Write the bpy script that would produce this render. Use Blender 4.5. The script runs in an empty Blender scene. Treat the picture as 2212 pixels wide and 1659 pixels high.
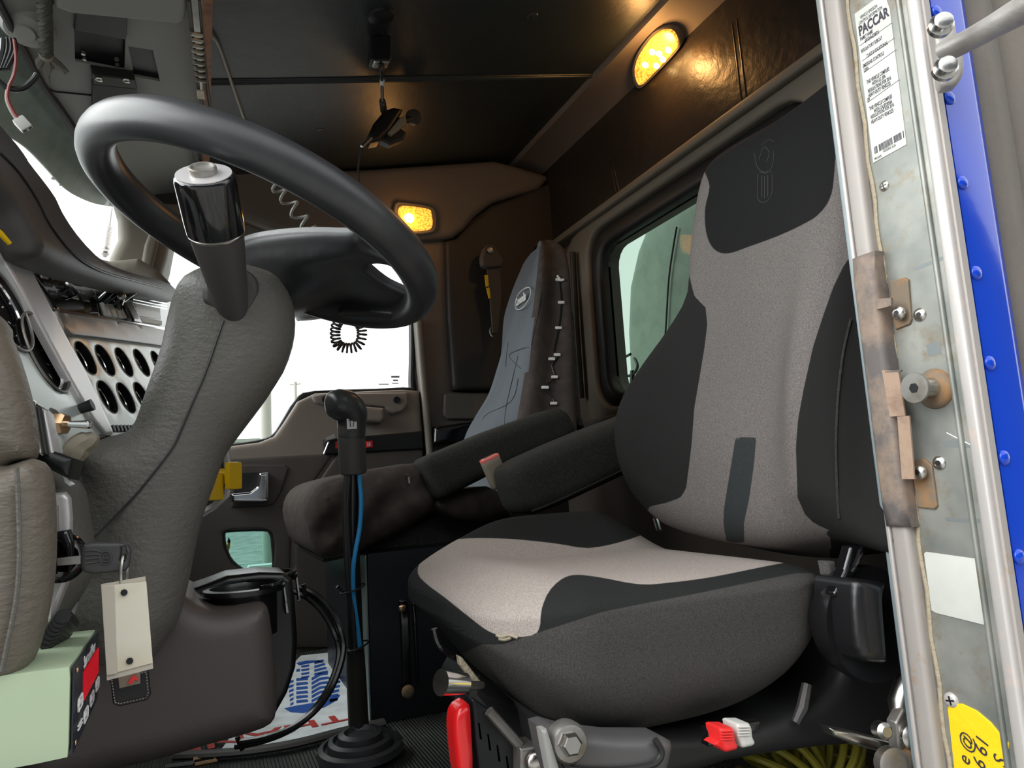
import bpy, bmesh, math, random
import numpy as np
from mathutils import Vector, Matrix
from mathutils.geometry import delaunay_2d_cdt
random.seed(7); rng = np.random.default_rng(7)
SC = bpy.context.scene; COL = SC.collection
# ------------------------------------------------------------------ camera frame (used to read real positions off the picture)
FP = 1530.; CX, CY = 1106., 829.5
PSI, TH, RO = math.radians(23.8), math.radians(7.6), math.atan(.06)
A = np.array
F = A([math.sin(PSI)*math.cos(TH), math.cos(PSI)*math.cos(TH), math.sin(TH)])
R0 = A([math.cos(PSI), -math.sin(PSI), 0.]); U0 = np.cross(R0, F)
R = math.cos(RO)*R0-math.sin(RO)*U0; U = math.sin(RO)*R0+math.cos(RO)*U0
C = A([0, 0, .46])
def unit(v): v = A(v, float); return v/np.linalg.norm(v)
def ray(px, py): return (px-CX)/FP*R-(py-CY)/FP*U+F
def hit(px, py, pl): r = ray(px, py); return C+r*(np.dot(pl[0]-C, pl[1])/np.dot(r, pl[1]))
def PX(x): return (A([x, 0., 0.]), A([1., 0, 0]))
def PY(y): return (A([0., y, 0.]), A([0, 1., 0]))
def PZ(z): return (A([0., 0, z]), A([0, 0, 1.]))
def PN(p, n): return (A(p, float), unit(n))
def P3(a, b, c): a, b, c = A(a, float), A(b, float), A(c, float); return (a, unit(np.cross(b-a, c-a)))
def atX(px, py, x): return hit(px, py, PX(x))
def atY(px, py, y): return hit(px, py, PY(y))
def atZ(px, py, z): return hit(px, py, PZ(z))
def proj(P):
    q = np.atleast_2d(P)-C; d = q@F; return np.stack([CX+FP*(q@R)/d, CY-FP*(q@U)/d], 1)
# ------------------------------------------------------------------ materials
MATS = {}
def mat(name, col, rough=.6, metal=0, bump=None, var=None, coat=0, emit=None, spec=.5, bumps=None, wear=None):
    if name in MATS: return MATS[name]
    m = bpy.data.materials.new(name); m.use_nodes = True; nt = m.node_tree; N = nt.nodes; L = nt.links
    b = N['Principled BSDF']; b.inputs['Base Color'].default_value = (*col, 1)
    b.inputs['Roughness'].default_value = rough; b.inputs['Metallic'].default_value = metal
    b.inputs['Coat Weight'].default_value = coat; b.inputs['Specular IOR Level'].default_value = spec
    tc = N.new('ShaderNodeTexCoord'); last = None
    if var:                                   # (scale, second colour, low, high)
        n = N.new('ShaderNodeTexNoise'); n.inputs['Scale'].default_value = var[0]; n.inputs['Detail'].default_value = 5
        L.new(tc.outputs['Object'], n.inputs['Vector'])
        r = N.new('ShaderNodeMapRange'); r.inputs[1].default_value = var[2]; r.inputs[2].default_value = var[3]; L.new(n.outputs[0], r.inputs[0])
        x = N.new('ShaderNodeMix'); x.data_type = 'RGBA'; x.inputs[6].default_value = (*col, 1); x.inputs[7].default_value = (*var[1], 1)
        L.new(r.outputs[0], x.inputs[0]); last = x.outputs[2]
    if wear:                                  # second, larger layer of stains
        n = N.new('ShaderNodeTexNoise'); n.inputs['Scale'].default_value = wear[0]; n.inputs['Detail'].default_value = 8; n.inputs['Roughness'].default_value = .7
        L.new(tc.outputs['Object'], n.inputs['Vector'])
        r = N.new('ShaderNodeMapRange'); r.inputs[1].default_value = wear[2]; r.inputs[2].default_value = wear[3]; L.new(n.outputs[0], r.inputs[0])
        x = N.new('ShaderNodeMix'); x.data_type = 'RGBA'; x.inputs[6].default_value = (*col, 1); x.inputs[7].default_value = (*wear[1], 1)
        if last: L.new(last, x.inputs[6])
        L.new(r.outputs[0], x.inputs[0]); last = x.outputs[2]
    if last: L.new(last, b.inputs['Base Color'])
    prev = None
    for bp in ([bump] if bump else [])+(bumps or []):   # (kind, scale, strength, distance[, stretch])
        if bp[0] == 'noise':
            n = N.new('ShaderNodeTexNoise'); n.inputs['Detail'].default_value = 4; o = n.outputs[0]
        elif bp[0] == 'vor':
            n = N.new('ShaderNodeTexVoronoi'); n.feature = 'DISTANCE_TO_EDGE'; o = n.outputs[0]
        else:
            n = N.new('ShaderNodeTexWave'); n.bands_direction = bp[0]; n.inputs['Distortion'].default_value = .4; o = n.outputs[1]
        n.inputs['Scale'].default_value = bp[1]
        if len(bp) > 4:
            mp = N.new('ShaderNodeMapping'); mp.inputs['Scale'].default_value = bp[4]; L.new(tc.outputs['Object'], mp.inputs[0]); L.new(mp.outputs[0], n.inputs['Vector'])
        else: L.new(tc.outputs['Object'], n.inputs['Vector'])
        u = N.new('ShaderNodeBump'); u.inputs['Strength'].default_value = bp[2]; u.inputs['Distance'].default_value = bp[3]; L.new(o, u.inputs['Height'])
        if prev: L.new(prev, u.inputs['Normal'])
        prev = u.outputs[0]
    if prev: L.new(prev, b.inputs['Normal'])
    if emit: b.inputs['Emission Color'].default_value = (*emit[0], 1); b.inputs['Emission Strength'].default_value = emit[1]
    MATS[name] = m; return m
def glass(name, tint, refl=1.0, rough=0.):
    m = bpy.data.materials.new(name); m.use_nodes = True; nt = m.node_tree; N = nt.nodes; L = nt.links
    N.remove(N['Principled BSDF']); t = N.new('ShaderNodeBsdfTransparent'); t.inputs[0].default_value = (*tint, 1)
    g = N.new('ShaderNodeBsdfGlossy'); g.inputs['Roughness'].default_value = rough
    f = N.new('ShaderNodeFresnel'); f.inputs[0].default_value = 1.5; mm = N.new('ShaderNodeMath'); mm.operation = 'MULTIPLY'; mm.inputs[1].default_value = refl
    x = N.new('ShaderNodeMixShader'); gm = N.new('ShaderNodeNewGeometry'); iv = N.new('ShaderNodeMath'); iv.operation = 'SUBTRACT'; iv.inputs[0].default_value = 1; L.new(gm.outputs['Backfacing'], iv.inputs[1])
    m2 = N.new('ShaderNodeMath'); m2.operation = 'MULTIPLY'; L.new(f.outputs[0], mm.inputs[0]); L.new(mm.outputs[0], m2.inputs[0]); L.new(iv.outputs[0], m2.inputs[1]); L.new(m2.outputs[0], x.inputs[0]); L.new(t.outputs[0], x.inputs[1]); L.new(g.outputs[0], x.inputs[2])
    L.new(x.outputs[0], N['Material Output'].inputs[0]); MATS[name] = m; return m
def zoned(m, zones):
    """zones: list of (attribute, colour, colour2) laid over the base colour where attribute > 0, with a fine heather"""
    nt = m.node_tree; N = nt.nodes; L = nt.links; b = N['Principled BSDF']
    lk = b.inputs['Base Color'].links; last = lk[0].from_socket if lk else None
    tc = N.new('ShaderNodeTexCoord'); n = N.new('ShaderNodeTexNoise'); n.inputs["Scale"].default_value = 650; n.inputs['Detail'].default_value = 3
    L.new(tc.outputs['Object'], n.inputs['Vector'])
    r = N.new('ShaderNodeMapRange'); r.inputs[1].default_value = .3; r.inputs[2].default_value = .7; L.new(n.outputs[0], r.inputs[0])
    for at, c1, c2 in zones:
        h = N.new('ShaderNodeMix'); h.data_type = 'RGBA'; h.inputs[6].default_value = (*c1, 1); h.inputs[7].default_value = (*c2, 1); L.new(r.outputs[0], h.inputs[0])
        a = N.new('ShaderNodeAttribute'); a.attribute_name = at
        s = N.new('ShaderNodeMapRange'); s.inputs[1].default_value = -.8; s.inputs[2].default_value = .8; L.new(a.outputs['Fac'], s.inputs[0])
        x = N.new('ShaderNodeMix'); x.data_type = 'RGBA'; x.inputs[6].default_value = b.inputs['Base Color'].default_value
        if last: L.new(last, x.inputs[6])
        L.new(s.outputs[0], x.inputs[0]); L.new(h.outputs[2], x.inputs[7]); last = x.outputs[2]
    L.new(last, b.inputs['Base Color']); return m
# ------------------------------------------------------------------ geometry: every g_ function returns (verts, faces)
def cr(pts, k=4, closed=True):
    pts = [A(p, float) for p in pts]; n = len(pts); out = []
    rg = range(n) if closed else range(n-1)
    for i in rg:
        if closed: p0, p1, p2, p3 = pts[i-1], pts[i], pts[(i+1) % n], pts[(i+2) % n]
        else: p0, p1, p2, p3 = pts[max(i-1, 0)], pts[i], pts[i+1], pts[min(i+2, n-1)]
        for j in range(k):
            t = j/k; out.append(.5*((2*p1)+(-p0+p2)*t+(2*p0-5*p1+4*p2-p3)*t*t+(-p0+3*p1-3*p2+p3)*t**3))
    if not closed: out.append(pts[-1])
    return out
def inpoly(P, poly):
    P = np.atleast_2d(P); poly = A(poly); x, y = P[:, 0], P[:, 1]; r = np.zeros(len(P), bool); n = len(poly); j = n-1
    for i in range(n):
        xi, yi = poly[i]; xj, yj = poly[j]
        c = ((yi > y) != (yj > y)); d = (yj-yi) if yj != yi else 1e-12
        r ^= c & (x < (xj-xi)*(y-yi)/d+xi); j = i
    return r
def dpoly(P, poly):
    P = np.atleast_2d(P); poly = A(poly); best = np.full(len(P), 1e9)
    for i in range(len(poly)):
        a = poly[i-1]; b = poly[i]; ab = b-a; t = np.clip(((P-a)@ab)/max(ab@ab, 1e-18), 0, 1)
        best = np.minimum(best, np.linalg.norm(P-(a+t[:, None]*ab), axis=1))
    return best
def sdf(P, polys):
    out = np.full(len(P), -1e9)
    for q in polys:
        d = dpoly(P, q); out = np.maximum(out, np.where(inpoly(P, q), d, -d))
    return out
def resample(poly, step):
    out = []
    for i in range(len(poly)):
        a, b = poly[i], poly[(i+1) % len(poly)]; n = max(1, int(math.ceil(np.linalg.norm(b-a)/step)))
        for j in range(n): out.append(a+(b-a)*j/n)
    return A(out)
def g_slab(outline, pl, thick, r=0, bulge=0, br=.08, sm=0, step=None, holes=(), hf=None, both=False, world=False):
    """solid plate: outline (pixels read on plane pl, or world points) with real thickness, rounded rim r and pillow bulge"""
    p0, n = pl; n = n if np.dot(C-p0, n) > 0 else -n
    e1 = unit(np.cross([0, 0, 1.], n)) if abs(n[2]) < .95 else unit(A([1., 0, 0])-n[0]*n); e2 = np.cross(n, e1)
    def to2(o):
        if sm and not world: o = cr(o, sm)
        q = [A(p, float) if world else hit(p[0], p[1], pl) for p in o]
        q = [A([np.dot(x-p0, e1), np.dot(x-p0, e2)]) for x in q]
        return cr(q, sm) if (sm and world) else q
    loops = [to2(outline)]+[to2(h) for h in holes]
    size = max(np.ptp(A(loops[0]), axis=0)); curved = r > 0 or bulge != 0 or hf is not None
    step = step or (size/45 if curved else size)
    loops = [resample(l, step) for l in loops]
    allb = np.vstack(loops); edges = []; o = 0
    for l in loops: edges += [(o+i, o+(i+1) % len(l)) for i in range(len(l))]; o += len(l)
    def dist(P):
        d = np.full(len(P), 1e9)
        for l in loops: d = np.minimum(d, dpoly(P, l))
        return d
    def inside(P):
        m = inpoly(P, loops[0])
        for l in loops[1:]: m &= ~inpoly(P, l)
        return m
    ins = []
    if curved:
        lo, hi = loops[0].min(0), loops[0].max(0)
        gx, gy = np.meshgrid(np.arange(lo[0], hi[0], step), np.arange(lo[1], hi[1], step)); g = np.stack([gx.ravel(), gy.ravel()], 1)+rng.uniform(-.01, .01, (gx.size, 2))*step
        g = g[inside(g)]; g = g[dist(g) > max(r*1.12, step*.5)]; ins.append(g)
        if r > 0:
            for f_ in (.06, .25, .58, 1.):
                for l in loops:
                    t = np.roll(l, -1, 0)-np.roll(l, 1, 0); t /= np.linalg.norm(t, axis=1)[:, None]+1e-12
                    nn = np.stack([-t[:, 1], t[:, 0]], 1); c = np.vstack([l+nn*r*f_, l-nn*r*f_]); c = c[inside(c)]
                    ins.append(c[dist(c) > r*f_*.93])
    pts = np.vstack([allb]+ins) if ins else allb
    vc, ec, fc, ov, oe, of = delaunay_2d_cdt([Vector(p) for p in pts], edges, [], 0, 1e-7)
    P = A([tuple(v) for v in vc]); tri = [tuple(f) for f in fc]
    cen = A([P[list(f)].mean(0) for f in tri]); keep = inside(cen); tri = [t for t, k in zip(tri, keep) if k]
    d = dist(P); h = np.zeros(len(P))
    if r > 0: h += r*np.sqrt(np.clip(1-(1-np.minimum(d/r, 1))**2, 0, 1))
    hr = h.copy()
    if bulge: h += bulge*(1-np.exp(-d/br))
    W = p0+P[:, :1]*e1+P[:, 1:]*e2
    if hf is not None: h = h+hf(proj(W), d)
    top = W+n*h[:, None]; bot = W-n*(thick+(hr if both else 0))[:, None] if both else W-n*thick
    nv = len(P); V = list(top)+list(bot); Fc = []
    for t in tri:
        a, b, c = [P[i] for i in t]
        if (b[0]-a[0])*(c[1]-a[1])-(b[1]-a[1])*(c[0]-a[0]) < 0: t = t[::-1]
        Fc.append(t); Fc.append(tuple(i+nv for i in t[::-1]))
    cnt = {}
    for t in [f for f in Fc if max(f) < nv]:
        for i in range(3): cnt[(t[i], t[(i+1) % 3])] = 1
    for (a, b) in list(cnt):
        if (b, a) not in cnt: Fc.append((b, a, a+nv, b+nv))
    return V, Fc
def g_rbox(c, ax, half, r, n=(12, 12, 8), deform=None):
    """box with elliptical rounding r (per axis); ax = three unit axes"""
    c = A(c, float); ax = [unit(a) for a in ax]; half = A(half, float); r = np.minimum(A(r, float)*np.ones(3), half*.999)
    V = []; idx = {}; Fc = []
    def cos_grid(k): return [math.sin((i/k-.5)*math.pi)*.5+(i/k-.5) for i in range(k+1)]
    gr = [A(cos_grid(k))*half[i]*2/ (2*1.0) for i, k in enumerate(n)]
    gr = [g/abs(g).max()*half[i] for i, g in enumerate(gr)]
    def vert(i, j, k):
        key = (i, j, k)
        if key in idx: return idx[key]
        q = A([gr[0][i], gr[1][j], gr[2][k]]); inn = np.clip(q, -(half-r), half-r); d = (q-inn)/r
        l = np.linalg.norm(d)
        p = inn+(d/l*r if l > 1e-9 else 0)
        if deform is not None: p = deform(p, half)
        V.append(c+p[0]*ax[0]+p[1]*ax[1]+p[2]*ax[2]); idx[key] = len(V)-1; return idx[key]
    N = n
    for i in range(N[0]):
        for j in range(N[1]):
            Fc.append((vert(i, j, 0), vert(i, j+1, 0), vert(i+1, j+1, 0), vert(i+1, j, 0)))
            Fc.append((vert(i, j, N[2]), vert(i+1, j, N[2]), vert(i+1, j+1, N[2]), vert(i, j+1, N[2])))
    for i in range(N[0]):
        for k in range(N[2]):
            Fc.append((vert(i, 0, k), vert(i+1, 0, k), vert(i+1, 0, k+1), vert(i, 0, k+1)))
            Fc.append((vert(i, N[1], k), vert(i, N[1], k+1), vert(i+1, N[1], k+1), vert(i+1, N[1], k)))
    for j in range(N[1]):
        for k in range(N[2]):
            Fc.append((vert(0, j, k), vert(0, j, k+1), vert(0, j+1, k+1), vert(0, j+1, k)))
            Fc.append((vert(N[0], j, k), vert(N[0], j+1, k), vert(N[0], j+1, k+1), vert(N[0], j, k+1)))
    if np.dot(np.cross(ax[0], ax[1]), ax[2]) < 0: Fc = [f[::-1] for f in Fc]
    return V, Fc
XYZ = ([1, 0, 0], [0, 1, 0], [0, 0, 1])
def g_box(a, b, r=.0):
    a, b = np.minimum(a, b), np.maximum(a, b); h = (b-a)/2
    if r: return g_rbox((a+b)/2, XYZ, h, r, (6, 6, 6))
    return g_rbox((a+b)/2, XYZ, h, min(h)*.02, (3, 3, 3))
def frame_path(P):
    T = [unit(P[min(i+1, len(P)-1)]-P[max(i-1, 0)]) for i in range(len(P))]
    u = np.cross(T[0], [0, 0, 1.]); u = unit(u) if np.linalg.norm(u) > .05 else unit(np.cross(T[0], [0, 1., 0])); Us = []
    for t in T: u = unit(u-np.dot(u, t)*t); Us.append(u)
    return T, Us
def g_tube(pts, r, n=10, k=0, closed=False, flat=1., up=None):
    P = [A(p, float) for p in pts]
    if k: P = cr(P, k, closed)
    m = len(P); rr = [r]*m if np.isscalar(r) else np.interp(np.linspace(0, 1, m), np.linspace(0, 1, len(r)), r)
    T, Us = frame_path(P); V = []; Fc = []
    for i in range(m):
        u = Us[i]
        if up is not None: w0 = unit(A(up, float)-np.dot(up, T[i])*T[i]); u = np.cross(T[i], w0)
        w = np.cross(T[i], u)
        for j in range(n):
            a = 2*math.pi*j/n; V.append(P[i]+rr[i]*(math.cos(a)*u+math.sin(a)*flat*w))
    for i in range(m if closed else m-1):
        q = (i+1) % m
        for j in range(n): Fc.append((i*n+j, i*n+(j+1) % n, q*n+(j+1) % n, q*n+j))
    if not closed: Fc.append(tuple(range(n))[::-1]); Fc.append(tuple((m-1)*n+j for j in range(n)))
    return V, Fc
def g_lathe(o, axis, prof, n=24, cap0=True):
    o = A(o, float); a = unit(axis); u = np.cross(a, [0, 0, 1.]); u = unit(u) if np.linalg.norm(u) > .05 else A([1., 0, 0]); w = np.cross(a, u)
    V = []; Fc = []
    for (r, h) in prof:
        for j in range(n): t = 2*math.pi*j/n; V.append(o+a*h+max(r, 1e-5)*(math.cos(t)*u+math.sin(t)*w))
    m = len(prof)
    for i in range(m-1):
        for j in range(n): Fc.append((i*n+j, i*n+(j+1) % n, (i+1)*n+(j+1) % n, (i+1)*n+j))
    if cap0: Fc.append(tuple(range(n))[::-1])
    Fc.append(tuple((m-1)*n+j for j in range(n)))
    return V, Fc
def g_loft(secs, closed_ends=True):
    """secs: list of equal-length rings of world points"""
    V = [p for s in secs for p in s]; n = len(secs[0]); Fc = []
    for i in range(len(secs)-1):
        for j in range(n): Fc.append((i*n+j, i*n+(j+1) % n, (i+1)*n+(j+1) % n, (i+1)*n+j))
    if closed_ends: Fc.append(tuple(range(n))[::-1]); Fc.append(tuple((len(secs)-1)*n+j for j in range(n)))
    return V, Fc
def dome(p, axis, r, h=None):
    h = h or r*.45; return g_lathe(p, axis, [(r, 0), (r, h*.25), (r*.85, h*.7), (r*.5, h*.95), (.0001, h)], 16)
# ------------------------------------------------------------------ objects
def obj(name, geo, m, parent=None, sharp=38, smooth=True):
    if isinstance(geo, tuple): geo = [geo]
    V = []; Fc = []
    for v, f in geo: o = len(V); V += [tuple(map(float, p)) for p in v]; Fc += [tuple(i+o for i in q) for q in f]
    me = bpy.data.meshes.new(name); me.from_pydata(V, [], Fc)
    bm = bmesh.new(); bm.from_mesh(me); bmesh.ops.remove_doubles(bm, verts=bm.verts, dist=1e-6); bmesh.ops.recalc_face_normals(bm, faces=bm.faces); bm.to_mesh(me); bm.free()
    if smooth: me.shade_smooth(); me.set_sharp_from_angle(angle=math.radians(sharp))
    me.materials.append(m); o = bpy.data.objects.new(name, me); COL.objects.link(o)
    if parent is not None: o.parent = parent
    return o
def tag(o, label=None, cat=None, group=None, kind=None):
    if label: o['label'] = label
    if cat: o['category'] = cat
    if group: o['group'] = group
    if kind: o['kind'] = kind
    return o
def thing(name, label, cat, group=None):
    o = bpy.data.objects.new(name, None); COL.objects.link(o); o.empty_display_size = .05; return tag(o, label, cat, group)
def struct(name, geo, m): return tag(obj(name, geo, m), kind='structure')
def setattrs(o, fn):
    me = o.data; P = A([tuple(v.co) for v in me.vertices]); Nn = A([tuple(v.normal) for v in me.vertices])
    for nm, vals in fn(P, Nn).items():
        a = me.attributes.new(nm, 'FLOAT', 'POINT'); a.data.foreach_set('value', A(vals, dtype=np.float32))
def text(name, s, o, xd, yd, size, m, parent=None, ext=.0002, align='LEFT', shear=0, sx=1., bold=0):
    cu = bpy.data.curves.new(name, 'FONT'); cu.body = s; cu.size = size; cu.extrude = ext; cu.align_x = align; cu.align_y = 'CENTER'; cu.shear = shear; cu.offset = bold; cu.resolution_u = 3
    t = bpy.data.objects.new(name, cu); COL.objects.link(t); bpy.context.view_layer.update()
    me = bpy.data.meshes.new_from_object(t); bpy.data.objects.remove(t)
    xd = unit(xd); yd = unit(A(yd)-np.dot(yd, xd)*xd); z = np.cross(xd, yd)
    M = Matrix(((xd[0]*sx, yd[0], z[0], o[0]), (xd[1]*sx, yd[1], z[1], o[1]), (xd[2]*sx, yd[2], z[2], o[2]), (0, 0, 0, 1)))
    me.transform(M); me.materials.clear(); me.materials.append(m); ob = bpy.data.objects.new(name, me); COL.objects.link(ob)
    if parent is not None: ob.parent = parent
    return ob
def screw(name, p, axis, r, m, parent, cross=True, torx=False):
    s = obj(name, dome(p, axis, r, r*.55), m, parent)
    a = unit(axis); u = unit(np.cross(a, [.3, .2, 1.])); w = np.cross(a, u); top = A(p, float)+a*r*.50
    if torx: obj('recess', g_lathe(top-a*r*.05, a, [(r*.38, 0), (r*.38, r*.13), (.0001, r*.13)], 6), MATS['black'], s)
    elif cross: obj('recess', [g_rbox(top, (u, w, a), (r*.55, r*.11, r*.09), r*.02, (2, 2, 2)), g_rbox(top, (u, w, a), (r*.11, r*.55, r*.09), r*.02, (2, 2, 2))], MATS['black'], s)
    return s
def finalize():
    for o in [x for x in COL.objects if x.parent is None and x.type in ('EMPTY', 'MESH')]:
        ms = [o] if o.type == 'MESH' else []
        ms += [c for c in o.children_recursive if c.type == 'MESH']
        P = A([tuple(v.co) for m_ in ms for v in m_.data.vertices])
        if not len(P): continue
        b = A([*(P.min(0)+P.max(0))[:2]/2, P[:, 2].min()])
        if o.type == 'MESH': o.data.transform(Matrix.Translation(-Vector(b)))
        o.location = b
        for c in o.children: c.matrix_parent_inverse = Matrix.Translation(-Vector(b))
# ================================================================== materials
mat('tray_black', (.005, .005, .006), .3)
mat('dial_black', (.006, .006, .007), .55, spec=.12)
mat('belt_brown', (.07, .055, .045), .7)
mat('recl_black', (.008, .008, .009), .3)
mat('seam_blue', (.03, .034, .042), .9)
mat('worn_chrome', (.5, .5, .48), .3, 1, bump=('noise', 120, .2, .002))
mat('black', (.006, .006, .007), .45)
mat('gloss_black', (.006, .006, .007), .12, coat=.5)
mat('dark_plastic', (.018, .018, .018), .5, bump=('noise', 500, .15, .001))
mat('leather', (.112, .108, .095), .5, bump=('noise', 110, .5, .0022, (1, 1, 1.9)), bumps=[('vor', 190, .4, .0012, (1, 1, .6)), ('noise', 420, .4, .001)], var=(6, (.09, .085, .072), .35, .7))
mat('leather_brown', (.15, .13, .102), .5, bump=('noise', 90, .6, .003, (.6, 1, 2.4)), bumps=[('vor', 150, .35, .0012, (1, 1, 2)), ('noise', 400, .3, .001)], var=(5, (.14, .12, .095), .3, .7))
mat('dash_plastic', (.062, .052, .048), .5, bump=('noise', 420, .35, .0008))
mat('hood_vinyl', (.05, .046, .044), .5, bump=('noise', 350, .2, .0008))
mat('wheel_rubber', (.032, .033, .036), .36, bump=('noise', 420, .12, .0006), var=(14, (.05, .05, .052), .5, .75))
mat('silver_panel', (.62, .66, .64), .28, .35, var=(3, (.52, .57, .55), .3, .7), bump=('noise', 200, .04, .0005))
mat('silver_bar', (.62, .6, .6), .32, .4)
mat('grey_band', (.25, .24, .23), .3, .3)
mat('chrome', (.82, .82, .82), .1, 1)
mat('steel', (.6, .58, .54), .28, 1, bump=('noise', 90, .1, .001))
mat('dull_steel', (.33, .32, .3), .45, .8, var=(30, (.2, .17, .13), .45, .7))
mat('brass', (.66, .42, .24), .3, 1)
mat('ceiling_vinyl', (.017, .022, .0235), .42, bump=('noise', 240, .3, .001), bumps=[('noise', 14, .25, .008)])
mat('rear_vinyl', (.026, .022, .02), .36, bump=('noise', 200, .3, .001), bumps=[('noise', 22, .5, .006)])
mat('far_vinyl', (.028, .024, .022), .6, bump=('noise', 300, .25, .001))
mat('trim_grey', (.13, .108, .092), .6, bump=('noise', 380, .25, .0006))
mat('trim_light', (.2, .175, .14), .6, bump=('noise', 380, .2, .0006))
mat('door_vinyl', (.075, .064, .056), .6, bump=('noise', 260, .35, .001))
mat('door_upper', (.25, .21, .18), .58, bump=('noise', 320, .25, .0008))
mat('console_grey', (.27, .27, .255), .6, bump=('noise', 320, .3, .0008))
mat('console_dark', (.055, .056, .052), .55)
mat('gasket', (.012, .012, .011), .5)
mat('floor_rubber', (.06, .075, .068), .55, bump=('X', 52, 1., .003, (1, .35, 1)), var=(9, (.05, .05, .042), .4, .7))
mat('fabric_dark', (.022, .022, .021), .95, spec=.15, bump=('noise', 900, .5, .0012), var=(420, (.052, .052, .05), .35, .7))
mat('fabric_side', (.07, .066, .062), .95, spec=.15, bump=('noise', 800, .4, .001), var=(380, (.12, .113, .107), .35, .7))
mat('arm_fabric', (.026, .0255, .023), .95, spec=.12, bump=('noise', 800, .5, .0015), var=(420, (.046, .045, .04), .4, .7))
mat('cover_blue', (.09, .1, .115), .9, spec=.15, bump=('noise', 600, .35, .001), bumps=[('noise', 12, .35, .01, (1, 1, .35))], var=(4, (.12, .135, .15), .3, .7))
mat('cover_brown', (.05, .04, .036), .9, spec=.15, bump=('noise', 600, .35, .001), bumps=[('noise', 14, .5, .01)], var=(40, (.07, .057, .05), .4, .7))
mat('box_black', (.012, .013, .016), .38, .2, bump=('noise', 300, .1, .0005))
mat('box_side', (.14, .18, .17), .35, .3)
mat('paper', (.85, .9, .92), .7, var=(20, (.66, .68, .68), .4, .7))
mat('blue_ink', (.02, .1, .42), .6)
mat('red_ink', (.5, .04, .03), .6)
mat('pale_green', (.43, .53, .36), .42, bump=('noise', 400, .06, .0004))
mat('panel_navy', (.02, .025, .035), .5)
mat('white_ink', (.8, .8, .8), .6)
mat('red_display', (.35, .003, .008), .3, emit=((1, .0, .02), .18))
mat('tag_paper', (.72, .68, .56), .6, var=(16, (.6, .54, .4), .5, .72))
mat('plastic_clear', (.5, .46, .38), .25)
mat('key_plastic', (.045, .045, .045), .5, bump=('noise', 500, .2, .0006))
mat('yellow', (.8, .5, .005), .4)
mat('red', (.7, .01, .012), .3, coat=.4)
mat('red_bright', (.85, .03, .03), .4)
mat('white_plastic', (.62, .62, .58), .45)
mat('pink', (.8, .2, .17), .45)
mat('tan_plastic', (.22, .19, .14), .55)
mat('blue_cable', (.03, .28, .62), .4)
mat('hose_black', (.012, .012, .013), .25)
mat('hose_yellow', (.3, .26, .03), .4)
mat('alu', (.33, .335, .305), .45, .4, var=(13, (.19, .205, .19), .38, .66), wear=(20, (.22, .165, .10), .52, .72), bump=('noise', 60, .1, .001))
mat('alu_bright', (.5, .475, .455), .4, .3, var=(60, (.6, .5, .44), .55, .75))
mat('alu_blue', (.27, .33, .35), .4, .3, wear=(30, (.4, .22, .06), .66, .72))
mat('strip_white', (.36, .33, .305), .5, .1, wear=(22, (.36, .22, .12), .6, .7), bump=('noise', 40, .3, .002))
mat('strip_rubber', (.12, .105, .1), .6, wear=(9, (.27, .2, .15), .48, .62))
mat('strip_rust', (.36, .25, .18), .7, wear=(18, (.2, .13, .09), .5, .7))
mat('rust_plate', (.17, .13, .09), .7, wear=(24, (.28, .15, .06), .45, .6))
mat('caulk', (.36, .31, .22), .8, bump=('noise', 160, .8, .003), wear=(60, (.3, .2, .1), .55, .7))
mat('sticker', (.5, .51, .47), .5, var=(12, (.62, .63, .58), .4, .7))
mat('ink', (.03, .025, .04), .6)
mat('yellow_tape', (.85, .6, .01), .5, bump=('noise', 50, .5, .003))
mat('cab_blue', (.002, .05, .52), .12, coat=.15, bump=('noise', 7, .06, .01))
mat('grey_boot', (.17, .15, .125), .75, wear=(9, (.14, .125, .11), .4, .7), bump=('noise', 120, .3, .002))
mat('rope', (.06, .06, .05), .8); mat('rope_light', (.16, .155, .13), .8)
mat('wire_red', (.25, .04, .035), .5); mat('wire_grey', (.3, .3, .28), .5)
mat('cast_alu', (.36, .345, .33), .5, .35, bump=('noise', 90, .3, .003), var=(30, (.26, .24, .22), .4, .7))
mat('wood_orange', (.3, .12, .045), .5, wear=(30, (.12, .04, .02), .45, .65))
mat('outside_green', (.2, .24, .2), .45, wear=(14, (.14, .17, .14), .45, .7))
mat('outside_wood', (.3, .3, .26), .8); mat('ground', (.3, .29, .27), .9, var=(2, (.2, .2, .19), .4, .6))
mat('fluff', (.6, .5, .32), .95, bump=('noise', 160, 1., .006))
mat('embroider', (.62, .62, .6), .8)
mat('reflector', (.6, .02, .03), .3)
glass('glass_clear', (.97, .99, .98), .5); glass('glass_green', (.57, .655, .60), 1.3); glass('glass_aqua', (.46, .64, .60), .6)
def lens(name, c, s, cell):
    m = mat(name, c, .25); nt = m.node_tree; N = nt.nodes; L = nt.links; b = N['Principled BSDF']
    tc = N.new('ShaderNodeTexCoord'); v = N.new('ShaderNodeTexVoronoi'); v.inputs['Scale'].default_value = cell; L.new(tc.outputs['Object'], v.inputs['Vector'])
    r = N.new('ShaderNodeMapRange'); r.inputs[1].default_value = .1; r.inputs[2].default_value = .75; r.inputs[3].default_value = s*1.6; r.inputs[4].default_value = s*.35
    L.new(v.outputs[0], r.inputs[0]); L.new(r.outputs[0], b.inputs['Emission Strength']); b.inputs['Emission Color'].default_value = (*c, 1); return m
lens('lens_lit', (1., .4, .05), .9, 160); mat('led', (1, .75, .3), .3, emit=((1., .72, .28), 14))
MT = MATS
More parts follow.
